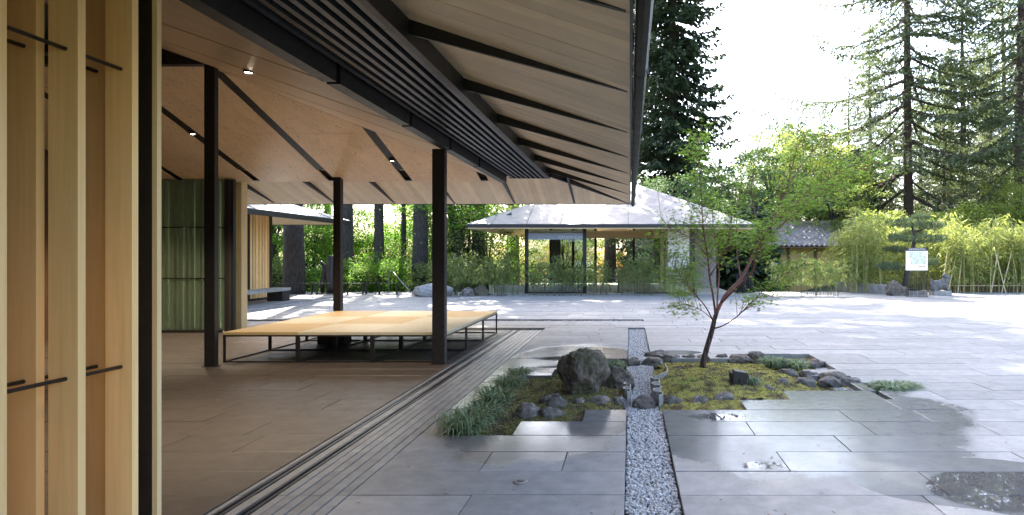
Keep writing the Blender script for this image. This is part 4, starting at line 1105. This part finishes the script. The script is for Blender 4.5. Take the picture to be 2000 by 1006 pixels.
for i, px in enumerate([1038, 1064, 1088, 1110, 1134, 1162, 1180, 1218, 1240, 1260, 1280, 1302, 1334, 1352]):
    bamboo(BS[(i+1) % 4], PX(px, 24.1), 24.05+rb.uniform(-.12, .12), 'culm', 'bam', 'slender bamboo clump planted in gravel before the café', 'bamboo in front of the café', rb.uniform(0, 6), rb.uniform(.82, 1.05))
for i, px in enumerate([1512, 1535, 1560, 1583, 1602, 1632]):
    bamboo(BS[i % 4], PX(px, 23.6), 23.5+rb.uniform(-.1, .1), 'culm', 'bam', 'dark stemmed bamboo clump on the low gravel island', 'bamboo on the gravel island', rb.uniform(0, 6), rb.uniform(.85, 1.1))
k = 0
for d, pxs in ((26.2, list(range(1660, 1720, 30))+list(range(1850, 2150, 34))), (27.6, range(1645, 2160, 38)), (29.2, range(1690, 2170, 44))):
    for px in pxs:
        bamboo(BT[k % 4], PX(px+rb.uniform(-8, 8), d), d+rb.uniform(-.4, .4), 'culmy', 'bamy', 'tall sunlit yellow green bamboo clump in the hedge', 'tall bamboo hedge', rb.uniform(0, 6), rb.uniform(.82, 1.06)*(1.04 if px < 1700 else .95)); k += 1
for i, (px, dx) in enumerate(((1838, .35), (1850, .5), (1870, .3), (1935, .4), (1955, .55), (1966, -.4), (1672, .15), (1690, .2))):
    x = PX(px, 25.6); MB().tube([(x, 25.6, -.12), (x+dx, 25.75, 1.75)], .022, 6).build('bamboo_pole', M['pole'], label='leaning dry bamboo prop pole in front of the bamboo hedge', cat='pole', group='bamboo prop poles')
# low brown bamboo fence at the hedge foot
fe = empty('bamboo_fence', (PX(1930, 25.9), 25.9, -.1), label='low brown stake fence at the foot of the bamboo hedge', cat='fence')
fx0 = PX(1845, 25.9)
for i in range(44):
    x = fx0+i*.13; MB().tube([(x, 25.9, -.12), (x+rb.uniform(-.01, .01), 25.9, .42+rb.uniform(-.05, .05))], .035, 6).build('stake', M['brownwood'], fe)
MB().box(fx0-.1, fx0+5.8, 25.84, 25.87, .28, .32).build('rail', M['pole'], fe)

# ------------------------------------------------------------------ café
cafe = empty('glass_cafe', (-.75, 29, 0), label='glass fronted café under a low grey hipped metal roof', cat='building')
EX0, EX1, EY0, EZ, ES = -6.5, 5.0, 23.5, 2.83, .46
hw = (EX1-EX0)/2; EY1 = EY0+2*hw; apx, apy, apz = (EX0+EX1)/2, EY0+hw, EZ+ES*hw
def pyr(dz, inset, name, m, both=True):
    a, b, c, d = EX0+inset, EX1-inset, EY0+inset, EY1-inset
    base = [(a, c, EZ+dz), (b, c, EZ+dz), (b, d, EZ+dz), (a, d, EZ+dz), (apx, apy, apz+dz-inset*ES)]
    top = [(x, y, z+.05) for x, y, z in base]
    MB().add(base+top, [(4,1,0),(4,2,1),(4,3,2),(4,0,3),(5,6,9),(6,7,9),(7,8,9),(8,5,9),(0,1,6,5),(1,2,7,6),(2,3,8,7),(3,0,5,8)]).build(name, M[m], cafe)
pyr(-.02, 0, 'roof_shell', 'steel'); pyr(-.14, .03, 'soffit', 'soffx')
seams = [EX0]+[PX(p, EY0) for p in (961, 1028, 1094, 1160, 1227, 1293, 1356, 1419)]+[EX1]
for a, b in zip(seams[:-1], seams[1:]):
    g_ = .012; x0, x1 = a+g_*(a > EX0), b-g_*(b < EX1)
    t0, t1 = hw-abs(x0-apx), hw-abs(x1-apx)
    pts = [(x0, EY0), (x1, EY0), (x1, EY0+t1)]
    if x0 < apx < x1: pts.append((apx, EY0+hw))
    pts.append((x0, EY0+t0)); pts = clean(pts); 
    if len(pts) > 2 and abs(pts[0][0]-pts[-1][0])+abs(pts[0][1]-pts[-1][1]) < 1e-4: pts.pop()
    MB().poly([(x, y-.01, EZ+.032+ES*(y-EY0)) for x, y in pts], (0, 0, .016)).build('roof_panel', M['zinc'], cafe)
for sgn, ex in ((1, EX1), (-1, EX0)):
    for k in range(8):
        a, b = EY0+k*EY1/8*0+k*(EY1-EY0)/8, EY0+(k+1)*(EY1-EY0)/8
        t0, t1 = hw-abs(a+.012-apy), hw-abs(b-.012-apy); pts = [(ex+sgn*.01, a+.012), (ex+sgn*.01, b-.012)]
        q = [(ex-sgn*max(t1, .001), b-.012)]
        q.append((ex-sgn*max(t0, .001), a+.012)); pts += q
        MB().poly([(x, y, EZ+.032+ES*(sgn*(ex-x)+.01)) for x, y in pts], (0, 0, .016)).build('roof_panel', M['zinc'], cafe)
MB().add([(EX0, EY1+.01, EZ+.04), (EX1, EY1+.01, EZ+.04), (apx, apy, apz+.06)], [(1, 0, 2)]).build('roof_panel', M['zinc'], cafe)
box('fascia', 'steel', cafe, EX0-.02, EX1+.02, EY0-.035, EY0-.015, EZ-.1, EZ+.04)
for x in (-5.9, -5.4, -4.9, -4.4, -2.9, -1.4, .1, 1.6, 3.1): MB().poly([(x, EY0+.1, EZ-.14+.04), (x, EY0+1.1, EZ-.14+.36), (x, EY0+1.1, EZ-.14+.50)], (.03, 0, 0)).build('rafter', M['steel'], cafe)
for y in (24.4, 25.2, 26.0, 27, 28): MB().poly([(EX0+.1, y, EZ-.10), (EX0+1.6, y, EZ+.42), (EX0+1.6, y, EZ+.58)], (0, .03, 0)).build('rafter', M['steel'], cafe)
box('deck', 'plaster', cafe, -6.1, 4.4, 24.62, 34.2, -.15, .02)
FY = 24.7
for x0, x1 in ((-4.40, -4.26), (-1.96, -1.82)): box('post', 'steel', cafe, x0, x1, FY-.05, FY+.08, -.05, 3.25)
box('window_rail', 'steel', cafe, -4.26, -1.96, FY, FY+.06, .02, .10)
MB().box(-4.26, -1.96, FY+.02, FY+.035, .10, 3.1).build('pane', M['dglass'], cafe)
MB().box(-4.258, -1.962, FY+.004, FY+.016, 2.29, 2.56).build('reflection_band', M['band'], cafe)  # strip standing in for a reflection across the pane
def text(s, size, loc, m, parent, ext=.004, rot=(R(90), 0, 0), align='LEFT'):
    cu = bpy.data.curves.new('lettering', 'FONT'); cu.body = s; cu.size = size; cu.extrude = ext; cu.align_x = align; cu.space_character = 1.15
    to = bpy.data.objects.new('lettering', cu); C.objects.link(to)
    bpy.context.view_layer.update(); dg = bpy.context.evaluated_depsgraph_get()
    me = bpy.data.meshes.new_from_object(to.evaluated_get(dg)); bpy.data.objects.remove(to)
    mt = Matrix.Translation(loc) @ Matrix.Rotation(rot[0], 4, 'X'); me.transform(mt)
    return link('lettering', me, M[m], parent)
text('UMAMI CAFE', .17, (-2.98, FY-.004, 2.33), 'letter', cafe); text('by AJINOMOTO', .10, (-2.78, FY-.004, 2.20), 'letter', cafe)
# clear glazing of the middle bay and tinted rear glazing
MB().box(-1.82, 1.55, 26.0, 26.012, .02, .98).build('balustrade_pane', M['glass'], cafe)
for x in (-5.75, -4.42): box('balustrade_post', 'steel', cafe, x, x+.03, 25.0, 25.03, .02, 1.05)
MB().box(-5.72, -4.42, 25.0, 25.012, .05, 1.0).build('balustrade_pane', M['glass'], cafe)
box('plinth', 'plaster', cafe, -6.0, -4.42, 25.1, 25.25, .02, .36)
RY = 31.5
for x in (-5.6, -4.3, -3.1, -1.9, .15, 1.75, 3.9): box('post', 'steel', cafe, x, x+.13, RY, RY+.13, .02, 4.3)
MB().box(.28, 1.75, RY+.05, RY+.062, .02, 3.6).build('pane', M['dglass'], cafe)
MB().box(-4.17, -3.1, RY+.05, RY+.062, .02, 3.6).build('pane', M['dglass'], cafe)
MB().box(-2.97, -1.9, RY+.05, RY+.062, .02, 3.6).build('pane', M['dglass'], cafe)
box('rear_beam', 'soffx', cafe, -5.6, 4.0, RY-.02, RY+.15, 2.55, 2.95)
box('rear_rail', 'brownwood', cafe, -5.6, 1.7, RY-.1, RY-.04, .95, 1.0)
box('wall', 'plaster', cafe, 1.60, 2.50, FY, FY+.16, .02, 3.2)
box('wall', 'plaster', cafe, 1.60, 1.74, FY+.16, 31, .02, 3.2)
box('wall', 'conc', cafe, 2.95, 4.2, 28.6, 28.75, -.1, 3.0)
box('post', 'steel', cafe, 2.52, 2.74, FY, FY+.2, -.05, 3.2)
box('door', 'brownwood', cafe, 1.56, 1.598, 26.2, 27.2, .02, 2.3)
box('wall_base', 'steel', cafe, .2, 2.52, FY-.02, FY-.002, .02, .08)
pl_ = MB().box(2.18, 2.42, FY-.03, FY-.003, 1.05, 1.45).build('menu_case', M['steel'], cafe); MB().box(2.21, 2.39, FY-.036, FY-.031, 1.10, 1.42).build('menu_sheet', M['white'], pl_)
ct = MB().box(-.55, .78, 27.2, 27.9, .021, .92, .01).build('service_counter', M['ply'], label='pale wooden service counter inside the café', cat='counter')
MB().box(-.6, .83, 27.15, 27.95, .921, .95).build('top', M['steel'], ct)
# chairs and tables
def chair(x, y, z, rz, label, group, m='steel'):
    o = empty('wire_chair', (x, y, z), rz, label=label, cat='chair', group=group); W = MB()
    def loc_build(mb, nm, mm): 
        c = bpy.data.objects.new(nm, mb.mesh(nm)); C.objects.link(c); c.data.materials.append(M[mm]); c.parent = o
    prof = [(-.20, .46), (-.10, .435), (.05, .43), (.16, .45), (.22, .52), (.26, .66), (.30, .82)]
    for i in range(9):
        u = -.21+i*.0525; W.tube([(a, u, b+.25*u*u) for a, b in prof[:4]], .006, 5)
    loc_build(W, 'seat', m); W = MB()
    for i in range(9):
        u = -.21+i*.0525; W.tube([(a-.35*u*u, u*(1-.1*k), b) for k, (a, b) in enumerate(prof[3:])], .006, 5)
    W.tube([(.30-.35*u*u, u*.7, .82) for u in np.linspace(-.21, .21, 7)], .008, 5); loc_build(W, 'backrest', m)
    for sx in (-1, 1):
        for sy in (-1, 1): loc_build(MB().tube([(sx*.12, sy*.14, .44), (sx*.24, sy*.23, .001)], .009, 6), 'leg', m)
def table(x, y, z, label, r=.34, group=None):
    o = empty('cafe_table', (x, y, z), label=label, cat='table', group=group)
    for nm, mb in (('top', MB().lathe([(r, .71), (r, .735)], 24)), ('post', MB().lathe([(.025, .03), (.025, .709)], 10)), ('foot', MB().lathe([(.22, .001), (.2, .02), (.03, .029)], 20))):
        c = bpy.data.objects.new(nm, mb.mesh(nm)); C.objects.link(c); c.data.materials.append(M['steel']); c.parent = o
chair(PX(1183, 25.2), 25.2, .02, R(180), 'dark wire chair facing the table, back to the glazed front', 'wire chairs at the café table')
chair(PX(1236, 25.2), 25.2, .02, 0, 'dark wire chair facing the table, back to the plaster wall', 'wire chairs at the café table')
table(PX(1208, 25.3), 25.3, .02, 'small round dark table between the two wire chairs')
for i, x in enumerate((-3.9, -3.1, -2.35)):
    table(x, 27.0, .02, 'dark round table behind the tinted café glass', .4, 'tables behind the tinted glass')
    for s in (-1, 1): chair(x+s*.33, 26.9+.3*s, .02, 0 if s > 0 else R(180), 'blue grey chair behind the tinted café glass', 'chairs behind the tinted glass', 'bluish')
# ribbed planters by the café corner
for px in (1447, 1464):
    x = PX(px, 25.6); y = 25.6 if px < 1450 else 25.75
    o = empty('ribbed_bin', (x, y, -.1), label='dark ribbed cylindrical bin beside the café corner', cat='bin', group='ribbed bins beside the café')
    MB().lathe([(.19, -.1), (.20, .82), (.17, .83), (.16, .80)], 22, (x, y)).build('body', M['gutter'], o, smooth=True)
    for k in range(16):
        a = k*6.283/16; MB().box(x+.205*math.cos(a)-.012, x+.205*math.cos(a)+.012, y+.205*math.sin(a)-.012, y+.205*math.sin(a)+.012, -.09, .8).build('rib', M['steel'], o)

# ------------------------------------------------------------------ tiled house
th = empty('tiled_house', (10.5, 35, -1), label='small ochre house with a grey brown clay tile roof behind the bamboo', cat='house')
HX0, HX1, HY, HZ, HS = 7.1, 14.4, 33.0, 2.15, .42
box('wall', 'ochre', th, 7.6, 13.9, 33.9, 38, -2.0, 2.5)
box('eave_board', 'brownwood', th, HX0, HX1, HY+.03, HY+.10, HZ-.10, HZ-.02)
for x in (7.6, 9.05, 10.6, 12.2, 13.8): box('post', 'brownwood', th, x, x+.14, 33.78, 33.9, -2, 2.3)
wn = MB().box(8.0, 8.62, 33.84, 33.898, .2, 1.4).build('window', M['brownwood'], th)
for k in range(4): MB().box(8.05+k*.145, 8.16+k*.145, 33.825, 33.839, .26, 1.34).build('pane', M['white'], wn)
MB().add([(HX0, HY, HZ-.03), (HX1, HY, HZ-.03), (HX1, HY+3.4, HZ-.03+3.4*HS), (HX0, HY+3.4, HZ-.03+3.4*HS), (HX0, HY+6.8, HZ-.03), (HX1, HY+6.8, HZ-.03)], [(0, 1, 2, 3), (3, 2, 5, 4), (0, 3, 4), (1, 5, 2)]).build('roof', M['brownwood'], th)
tile = MB(); cols = 26; tw = (HX1-HX0)/cols; rows = 11; tl = 3.4/rows
vv = []; nseg = 6
for k in range(nseg+1):
    u = k/nseg; zc = .045*math.cos(u*2*math.pi)
    vv += [(u*tw, -.03, zc+.035), (u*tw, tl*1.08, zc+tl*HS*1.08), (u*tw, -.03, zc-.0)]
ff = []
for k in range(nseg):
    a, b = k*3, (k+1)*3; ff += [(a, b, b+1, a+1), (a+2, b+2, b, a)]
tm = MB().add(vv, ff).mesh('roof_tile', True); tm.materials.append(M['tile'])
for j in range(rows):
    for i in range(cols):
        o = bpy.data.objects.new('roof_tile', tm); C.objects.link(o); o.parent = th; o.matrix_parent_inverse = Matrix.Translation(th.location).inverted()
        o.location = (HX0+i*tw, HY+j*tl, HZ+j*tl*HS+.03+rb.uniform(-.006, .006))
MB().tube([(HX0-.1, HY+3.4, HZ+3.4*HS+.08), (HX1+.1, HY+3.4, HZ+3.4*HS+.08)], .13, 10).build('ridge', M['tile'], th)

# ------------------------------------------------------------------ slatted pavilion on the left
sp = empty('slatted_pavilion', (-17, 20, 0), label='neighbouring timber pavilion with vertical slats and grey metal roof', cat='pavilion')
QX1, QY0, QY1, QZ, QS = -11.45, 15.2, 24.1, 2.95, .36
QX0 = QX1-(QY1-QY0); qa = (QY1-QY0)/2
for dz, nm, m, ins in ((.05, 'roof', 'zinc', 0), (-.07, 'soffit', 'soffx', .02)):
    b_ = [(QX0+ins, QY0+ins, QZ+dz), (QX1-ins, QY0+ins, QZ+dz), (QX1-ins, QY1-ins, QZ+dz), (QX0+ins, QY1-ins, QZ+dz), (QX0+qa, QY0+qa, QZ+dz+qa*QS)]
    MB().add(b_+[(x, y, z+.05) for x, y, z in b_], [(4,1,0),(4,2,1),(4,3,2),(4,0,3),(5,6,9),(6,7,9),(7,8,9),(8,5,9),(0,1,6,5),(1,2,7,6),(2,3,8,7),(3,0,5,8)]).build(nm, M[m], sp)
box('fascia', 'steel', sp, QX1-.01, QX1+.03, QY0, QY1, QZ-.09, QZ+.07); box('fascia', 'steel', sp, QX0, QX1, QY1, QY1+.03, QZ-.09, QZ+.07)
for y in (17.2, 18.7, 20.2, 21.7, 23.2): MB().poly([(QX1-.1, y, QZ-.09), (QX1-1.9, y, QZ-.09+1.8*QS), (QX1-1.9, y, QZ-.22+1.8*QS)], (0, .035, 0)).build('rafter', M['steel'], sp)
for y in (16.5, 18, 19.5, 21, 22.5): MB().poly([(QX1+.012, y, QZ+.105), (QX1-4.2, y, QZ+.105+4.2*QS), (QX1-4.2, y, QZ+.13+4.2*QS), (QX1+.012, y, QZ+.13)], (0, .025, 0)).build('roof_seam', M['steel'], sp)
wall = box('slat_wall', 'steel', sp, -13.52, -13.44, 16.4, 21.95, .001, .08)
y = 16.5; k = 0
while y < 21.9:
    w = .10; MB().box(-13.55, -13.42, y, y+w, .08, 3.45).build('slat', M['cedar'], wall); y += (.165, .165, .21)[k % 3]; k += 1
for z in (1.0, 1.95): MB().tube([(-13.485, 16.5, z), (-13.485, 21.9, z)], .012, 6).build('rod', M['steel'], wall)
box('column', 'steel', sp, -13.5, -13.38, 21.92, 22.04, .001, 3.5); box('column', 'steel', sp, -13.46, -13.36, 20.62, 20.72, .09, 3.5)
bn = empty('stone_bench', (-12.6, 20, 0), label='long dark grey slab bench with a curved top before the slatted wall', cat='bench')
n = 14; top = []; 
for i in range(n+1):
    t = i/n; yy = 17.2+4.2*t; off = .12*math.sin(t*math.pi); top.append((-12.95+off, -12.32+off, yy))
v = []; f = []
for a, b, yy in top: v += [(a, yy, .36), (b, yy, .36), (b, yy, .46), (a, yy, .46)]
for i in range(n):
    for k in range(4): f.append((i*4+k, i*4+(k+1) % 4, (i+1)*4+(k+1) % 4, (i+1)*4+k))
f += [(0, 1, 2, 3), tuple(n*4+k for k in (3, 2, 1, 0))]
MB().add(v, f).build('seat', M['conc'], bn)
for y0 in (17.7, 20.85): box('support', 'bronze', bn, -12.85, -12.3, y0, y0+.45, .002, .359)

# ------------------------------------------------------------------ plaza edge: posts, rail, boulders, sculpture
pf = empty('cable_fence', (PX(660, 24.6), 24.6, 0), label='row of short dark steel posts with a thin cable at the plaza edge', cat='fence')
xs_ = [PX(p, 24.4) for p in (541, 609, 619, 679, 709, 715, 741, 775)]
for x in xs_:
    po = box('post', 'steel', pf, x-.028, x+.028, 24.38, 24.42, .001, .50); MB().box(x-.07, x+.07, 24.34, 24.46, .001, .012).build('base_plate', M['steel'], po)
MB().tube([(xs_[0], 24.4, .47), (xs_[-1], 24.4, .47)], .007, 6).build('cable', M['rail'], pf)
hr = empty('handrail', (PX(760, 26.6), 26.6, -.1), label='bent stainless handrail descending the forest stair', cat='handrail')
a0, a1 = P(759, 530, 26.6), P(803, 572, 25.6)
MB().tube([(a0.x, a0.y, -.3), (a0.x, a0.y, a0.z-.05), (a0.x+.05, a0.y, a0.z), (a0.x+.2, a0.y-.05, a0.z), a1], .022, 8).build('rail', M['steel_edge'], hr, smooth=True)
for t in (.45, .8):
    p = Vector((a0.x+.2, a0.y-.05, a0.z)).lerp(a1, t); MB().tube([p, p+Vector((0, 0, -.09)), p+Vector((.06, 0, -.13))], .009, 6).build('bracket', M['steel_edge'], hr)
rock('boulder', PX(842, 23.4), 23.4, -.02, 1.75, .95, .60, 61, 'palerock', 'wide pale grey boulder at the plaza edge behind the column', 'boulder', sub=5, cuts=9, rough=.09, rz=0, sink=.6)
rock('boulder', PX(913, 23.6), 23.6, -.06, .62, .5, .42, 63, 'rock', 'dark grey pointed rock beside the black brown rock at the bamboo', 'boulder', sub=4, rz=0, sink=.5)
rock('boulder', PX(940, 23.8), 23.9, -.06, .75, .5, .50, 64, 'boulder', 'black brown rock among bamboo by the café balustrade', 'boulder', sub=4, rz=0, sink=.5)
rock('boulder', PX(978, 23.7), 23.7, -.06, .5, .4, .18, 65, 'rock', 'small flat rock in the gravel before the café balustrade', 'boulder', sub=4, rz=0, sink=.5)
rock('boulder', PX(1336, 23.8), 23.8, -.06, .6, .4, .2, 66, 'rock', 'small flat rock in the gravel before the café wall', 'boulder', sub=4, rz=0, sink=.5)
sc = empty('abstract_sculpture', (PX(650, 25.0), 25.0, 0), label='dark bronze sculpture of two curving upright forms at the plaza edge', cat='sculpture')
def loft(path, mat, name, parent, n=14):
    mb = MB(); b = 0
    for x, y, z, rx, ry in path:
        for k in range(n):
            a = 2*math.pi*k/n; mb.v.append((x+rx*math.cos(a), y+ry*math.sin(a), z))
    for i in range(len(path)-1):
        for k in range(n): mb.f.append((i*n+k, i*n+(k+1) % n, (i+1)*n+(k+1) % n, (i+1)*n+k))
    mb.f += [tuple(range(n))[::-1], tuple((len(path)-1)*n+k for k in range(n))]
    return mb.build(name, M[mat], parent, smooth=True)
sx = PX(645, 25)
loft([(sx+.0, 25, .05, .14, .10), (sx, 25, .3, .15, .11), (sx-.03, 25, .8, .17, .12), (sx+.0, 25, 1.2, .15, .11), (sx+.02, 25, 1.5, .12, .09), (sx+.0, 25, 1.62, .07, .06), (sx, 25, 1.66, .02, .02)], 'bronze', 'tall_form', sc)
loft([(sx-.38, 25.1, .04, .08, .07), (sx-.38, 25.1, .5, .10, .08), (sx-.30, 25.1, .85, .12, .09), (sx-.28, 25.1, 1.05, .10, .08), (sx-.36, 25.1, 1.25, .09, .07), (sx-.42, 25.1, 1.36, .05, .05), (sx-.43, 25.1, 1.4, .01, .01)], 'bronze', 'bent_form', sc)
loft([(sx+.28, 25.1, .04, .10, .08), (sx+.28, 25.1, .6, .12, .10), (sx+.25, 25.1, 1.2, .11, .09), (sx+.32, 25.1, 1.45, .15, .08), (sx+.42, 25.1, 1.5, .06, .05), (sx+.45, 25.1, 1.51, .01, .01)], 'bronze', 'beaked_form', sc)
box('base', 'bronze', sc, sx-.55, sx+.5, 24.85, 25.3, -.02, .045)

# ------------------------------------------------------------------ information sign
SD = 23.0; sx0, sx1 = PX(1770, SD), PX(1812, SD)
sg = empty('information_sign', ((sx0+sx1)/2, SD, 0), label='white map board with dark header standing on thin dark bars', cat='sign')
bd = MB().box(sx0, sx1, SD, SD+.05, 1.04, 1.80).build('board', M['white'], sg)
hd = MB().box(sx0-.012, sx1+.012, SD-.012, SD+.062, 1.80, 1.93).build('header', M['bronze'], sg)
text('INFORMATION', .085, ((sx0+sx1)/2, SD-.014, 1.835), 'letter', hd, .002, align='CENTER')
mp_ = MB().poly([(sx0+.10, SD-.004, 1.76), (sx0+.10, SD-.004, 1.58), (sx0+.18, SD-.004, 1.50), (sx0+.18, SD-.004, 1.27), (sx1-.06, SD-.004, 1.27), (sx1-.05, SD-.004, 1.74), (sx0+.45, SD-.004, 1.77)], (0, .003, 0)).build('map', M['map'], bd)
for i in range(5): MB().box(sx0+.48+i*.055, sx0+.515+i*.055, SD-.004, SD-.001, 1.165, 1.205).build('red_mark', M['red'], bd)
for i in range(17):
    x = sx0+.012+i*(sx1-sx0-.024)/16; y = SD+.01+(i % 3)*.015
    MB().box(x-.006, x+.006, y, y+.012, .001, 1.04).build('post', M['bronze'], sg)
MB().box(sx0-.02, sx1+.02, SD-.02, SD+.09, .0006, .012).build('base_plate', M['bronze'], sg)

# ------------------------------------------------------------------ planter with cloud-pruned pine
kp = [(PX(1632, 28.0), 28.0), (PX(1652, 27.0), 27.0), (PX(1700, 25.4), 25.4), (PX(1745, 24.35), 24.35), (PX(1790, 24.3), 24.3), (PX(1812, 24.6), 24.6)]
pw = empty('planter_kerb', (kp[2][0], kp[2][1], 0), label='low weathered concrete kerb around the pine bed', cat='kerb')
for i, (a, b) in enumerate(zip(kp[:-1], kp[1:])):
    A, B_ = Vector(a), Vector(b); t = (B_-A).normalized(); nn = Vector((-t.y, t.x)); nn = -nn if nn.y < 0 else nn; A = A+t*.006
    hgt = .40 if i < 3 else .16
    MB().poly([(A.x, A.y, -.1), (B_.x, B_.y, -.1), (B_.x+nn.x*.22, B_.y+nn.y*.22, -.1), (A.x+nn.x*.22, A.y+nn.y*.22, -.1)], (0, 0, hgt+.1)).build('kerb_block', M['conc'], pw)
MB().add([(kp[0][0], kp[0][1]+.1, .2)]+[(x, y+.1, .22 if i < 4 else .1) for i, (x, y) in enumerate(kp[1:])]+[(kp[-1][0]+.2, 28, .15)], [tuple(range(len(kp)+1))]).build('planting_soil', M['soil'], kind='structure')
rock('boulder', PX(1752, 24.0), 23.9, -.03, 1.05, .7, .66, 73, 'boulder', 'sloping brown rock at the foot of the pruned pine', 'boulder', sub=5, cuts=10, rough=.14, rz=.3, sink=.5, cutd=(.5, .85))
PD = 24.9
pine = empty('cloud_pruned_pine', (PX(1770, PD), PD, .1), label='cloud pruned pine with flat needle pads behind the map sign', cat='tree')
tp = [P(1767, 566, PD), P(1769, 548, PD), P(1774, 520, PD), P(1782, 492, PD), P(1786, 470, PD), P(1784, 452, PD), P(1780, 440, PD)]
MB().tube(tp, [.15, .12, .10, .085, .075, .055, .03], 10).build('trunk', M['fir_bark'], pine, smooth=True)
pads = [(1768, 436, 34, 9, 0), (1814, 441, 32, 8, .15), (1800, 424, 18, 6, .1), (1752, 465, 20, 8, -.25), (1806, 467, 40, 9, -.1), (1749, 487, 21, 6, .3), (1738, 521, 26, 8, -.2), (1820, 512, 15, 7, .2), (1785, 455, 22, 6, .5)]
rn = np.random.default_rng(8)
for px, py, w, h, dd in pads:
    c = P(px, py, PD+dd); rw, rh = w*PD/F, h*PD/F
    j = min(range(len(tp)), key=lambda q: abs(tp[q].z-(c.z-.15))); mid = tp[j].lerp(c, .5)+Vector((0, 0, -.07))
    MB().tube([tp[j], mid, c+Vector((0, 0, -.02))], [.045, .035, .015], 7).build('branch', M['fir_bark'], pine, smooth=True)
    n = int(2200*w/30); q = rn.normal(0, 1, (n, 3)); q /= np.linalg.norm(q, axis=1)[:, None]; q *= rn.uniform(.45, 1, (n, 1))**.5
    lump = 1+.22*np.sin(q[:, :1]*9+px)+.15*np.sin(q[:, 1:2]*11+py)
    q = q*lump*np.array([rw, rw*.62, rh])+np.array(c)
    dv = rn.normal(0, .55, (n, 3))+np.array([0, 0, .9]); dv /= np.linalg.norm(dv, axis=1)[:, None]; b = np.cross(dv, rn.normal(0, 1, (n, 3))); b /= np.linalg.norm(b, axis=1)[:, None]
    L = rn.uniform(.05, .10, (n, 1)); V = np.stack([q-b*.012, q+b*.012, q+dv*L], 1).reshape(-1, 3)
    link('needle_pad', np_mesh('needle_pad', V, np.arange(n*3).reshape(-1, 3)), M['pine'], pine, kind='stuff')

# ------------------------------------------------------------------ carved stone lion
LX, LY = PX(1838, 23.9), 24.0
lion = empty('stone_lion', (LX, LY, 0), label='weathered carved stone lion crouching on a block by the bamboo', cat='statue')
MB().box(LX-.32, LX+.38, LY-.2, LY+.25, -.002, .19, .015).build('pedestal', M['conc'], lion)
bm = bmesh.new()
for x, y, z, a, b, c in ((-.12, 0, .40, .24, .18, .22), (.08, 0, .44, .20, .17, .20), (.22, 0, .58, .14, .14, .20), (.27, 0, .74, .14, .14, .13), (.38, 0, .70, .08, .09, .075), (.20, 0, .78, .10, .15, .10),
    (-.26, -.08, .29, .14, .08, .12), (-.26, .08, .29, .14, .08, .12), (.24, -.09, .36, .055, .055, .17), (.24, .09, .36, .055, .055, .17), (.30, -.09, .22, .09, .06, .045), (.30, .09, .22, .09, .06, .045),
    (-.16, -.09, .22, .14, .06, .045), (-.16, .09, .22, .14, .06, .045), (-.35, 0, .48, .07, .07, .14), (-.36, 0, .62, .06, .06, .09), (.24, -.10, .84, .035, .03, .05), (.24, .10, .84, .035, .03, .05), (.05, 0, .58, .10, .12, .07)):
    bmesh.ops.create_icosphere(bm, subdivisions=3, radius=1, matrix=Matrix.Translation((LX+x, LY+y, z)) @ Matrix.Diagonal((a, b, c, 1)))
me = bpy.data.meshes.new('body'); bm.to_mesh(me); bm.free()
lo = link('body', me, M['lion'], lion); rm = lo.modifiers.new('remesh', 'REMESH'); rm.mode = 'VOXEL'; rm.voxel_size = .018; rm.use_smooth_shade = True
sm = lo.modifiers.new('smooth', 'SMOOTH'); sm.factor = .6; sm.iterations = 3

# ------------------------------------------------------------------ fallen needles and scraps on the paving and moss
rn = np.random.default_rng(99); V = []; Fc = []
while len(Fc) < 240:
    y = 3.6+(rn.uniform(0, 1)**1.6)*12; x = rn.uniform(-1.8, .66*y+1.5)
    if in_bed(x, y, .03) or CH0-.03 < x < CH1+.03: continue
    a = rn.uniform(0, 6.28); L = rn.uniform(.008, .026); w = rn.uniform(.0012, .005); c, s_ = math.cos(a), math.sin(a); b = len(V)
    for u, v_ in ((-L, 0), (0, -w), (L, 0), (0, w)): V.append((x+u*c-v_*s_, y+u*s_+v_*c, .005+.003*(v_ > 0)))
    Fc.append((b, b+1, b+2, b+3))
link('fallen_needles', np_mesh('fallen_needles', V, Fc), simple('dry_needle', (.16, .10, .05), (.09, .06, .03), 5, .8, 0, isl=True, spread=.4), None, kind='stuff', label='scattered brown fir needles and scraps lying on the paving', cat='litter')
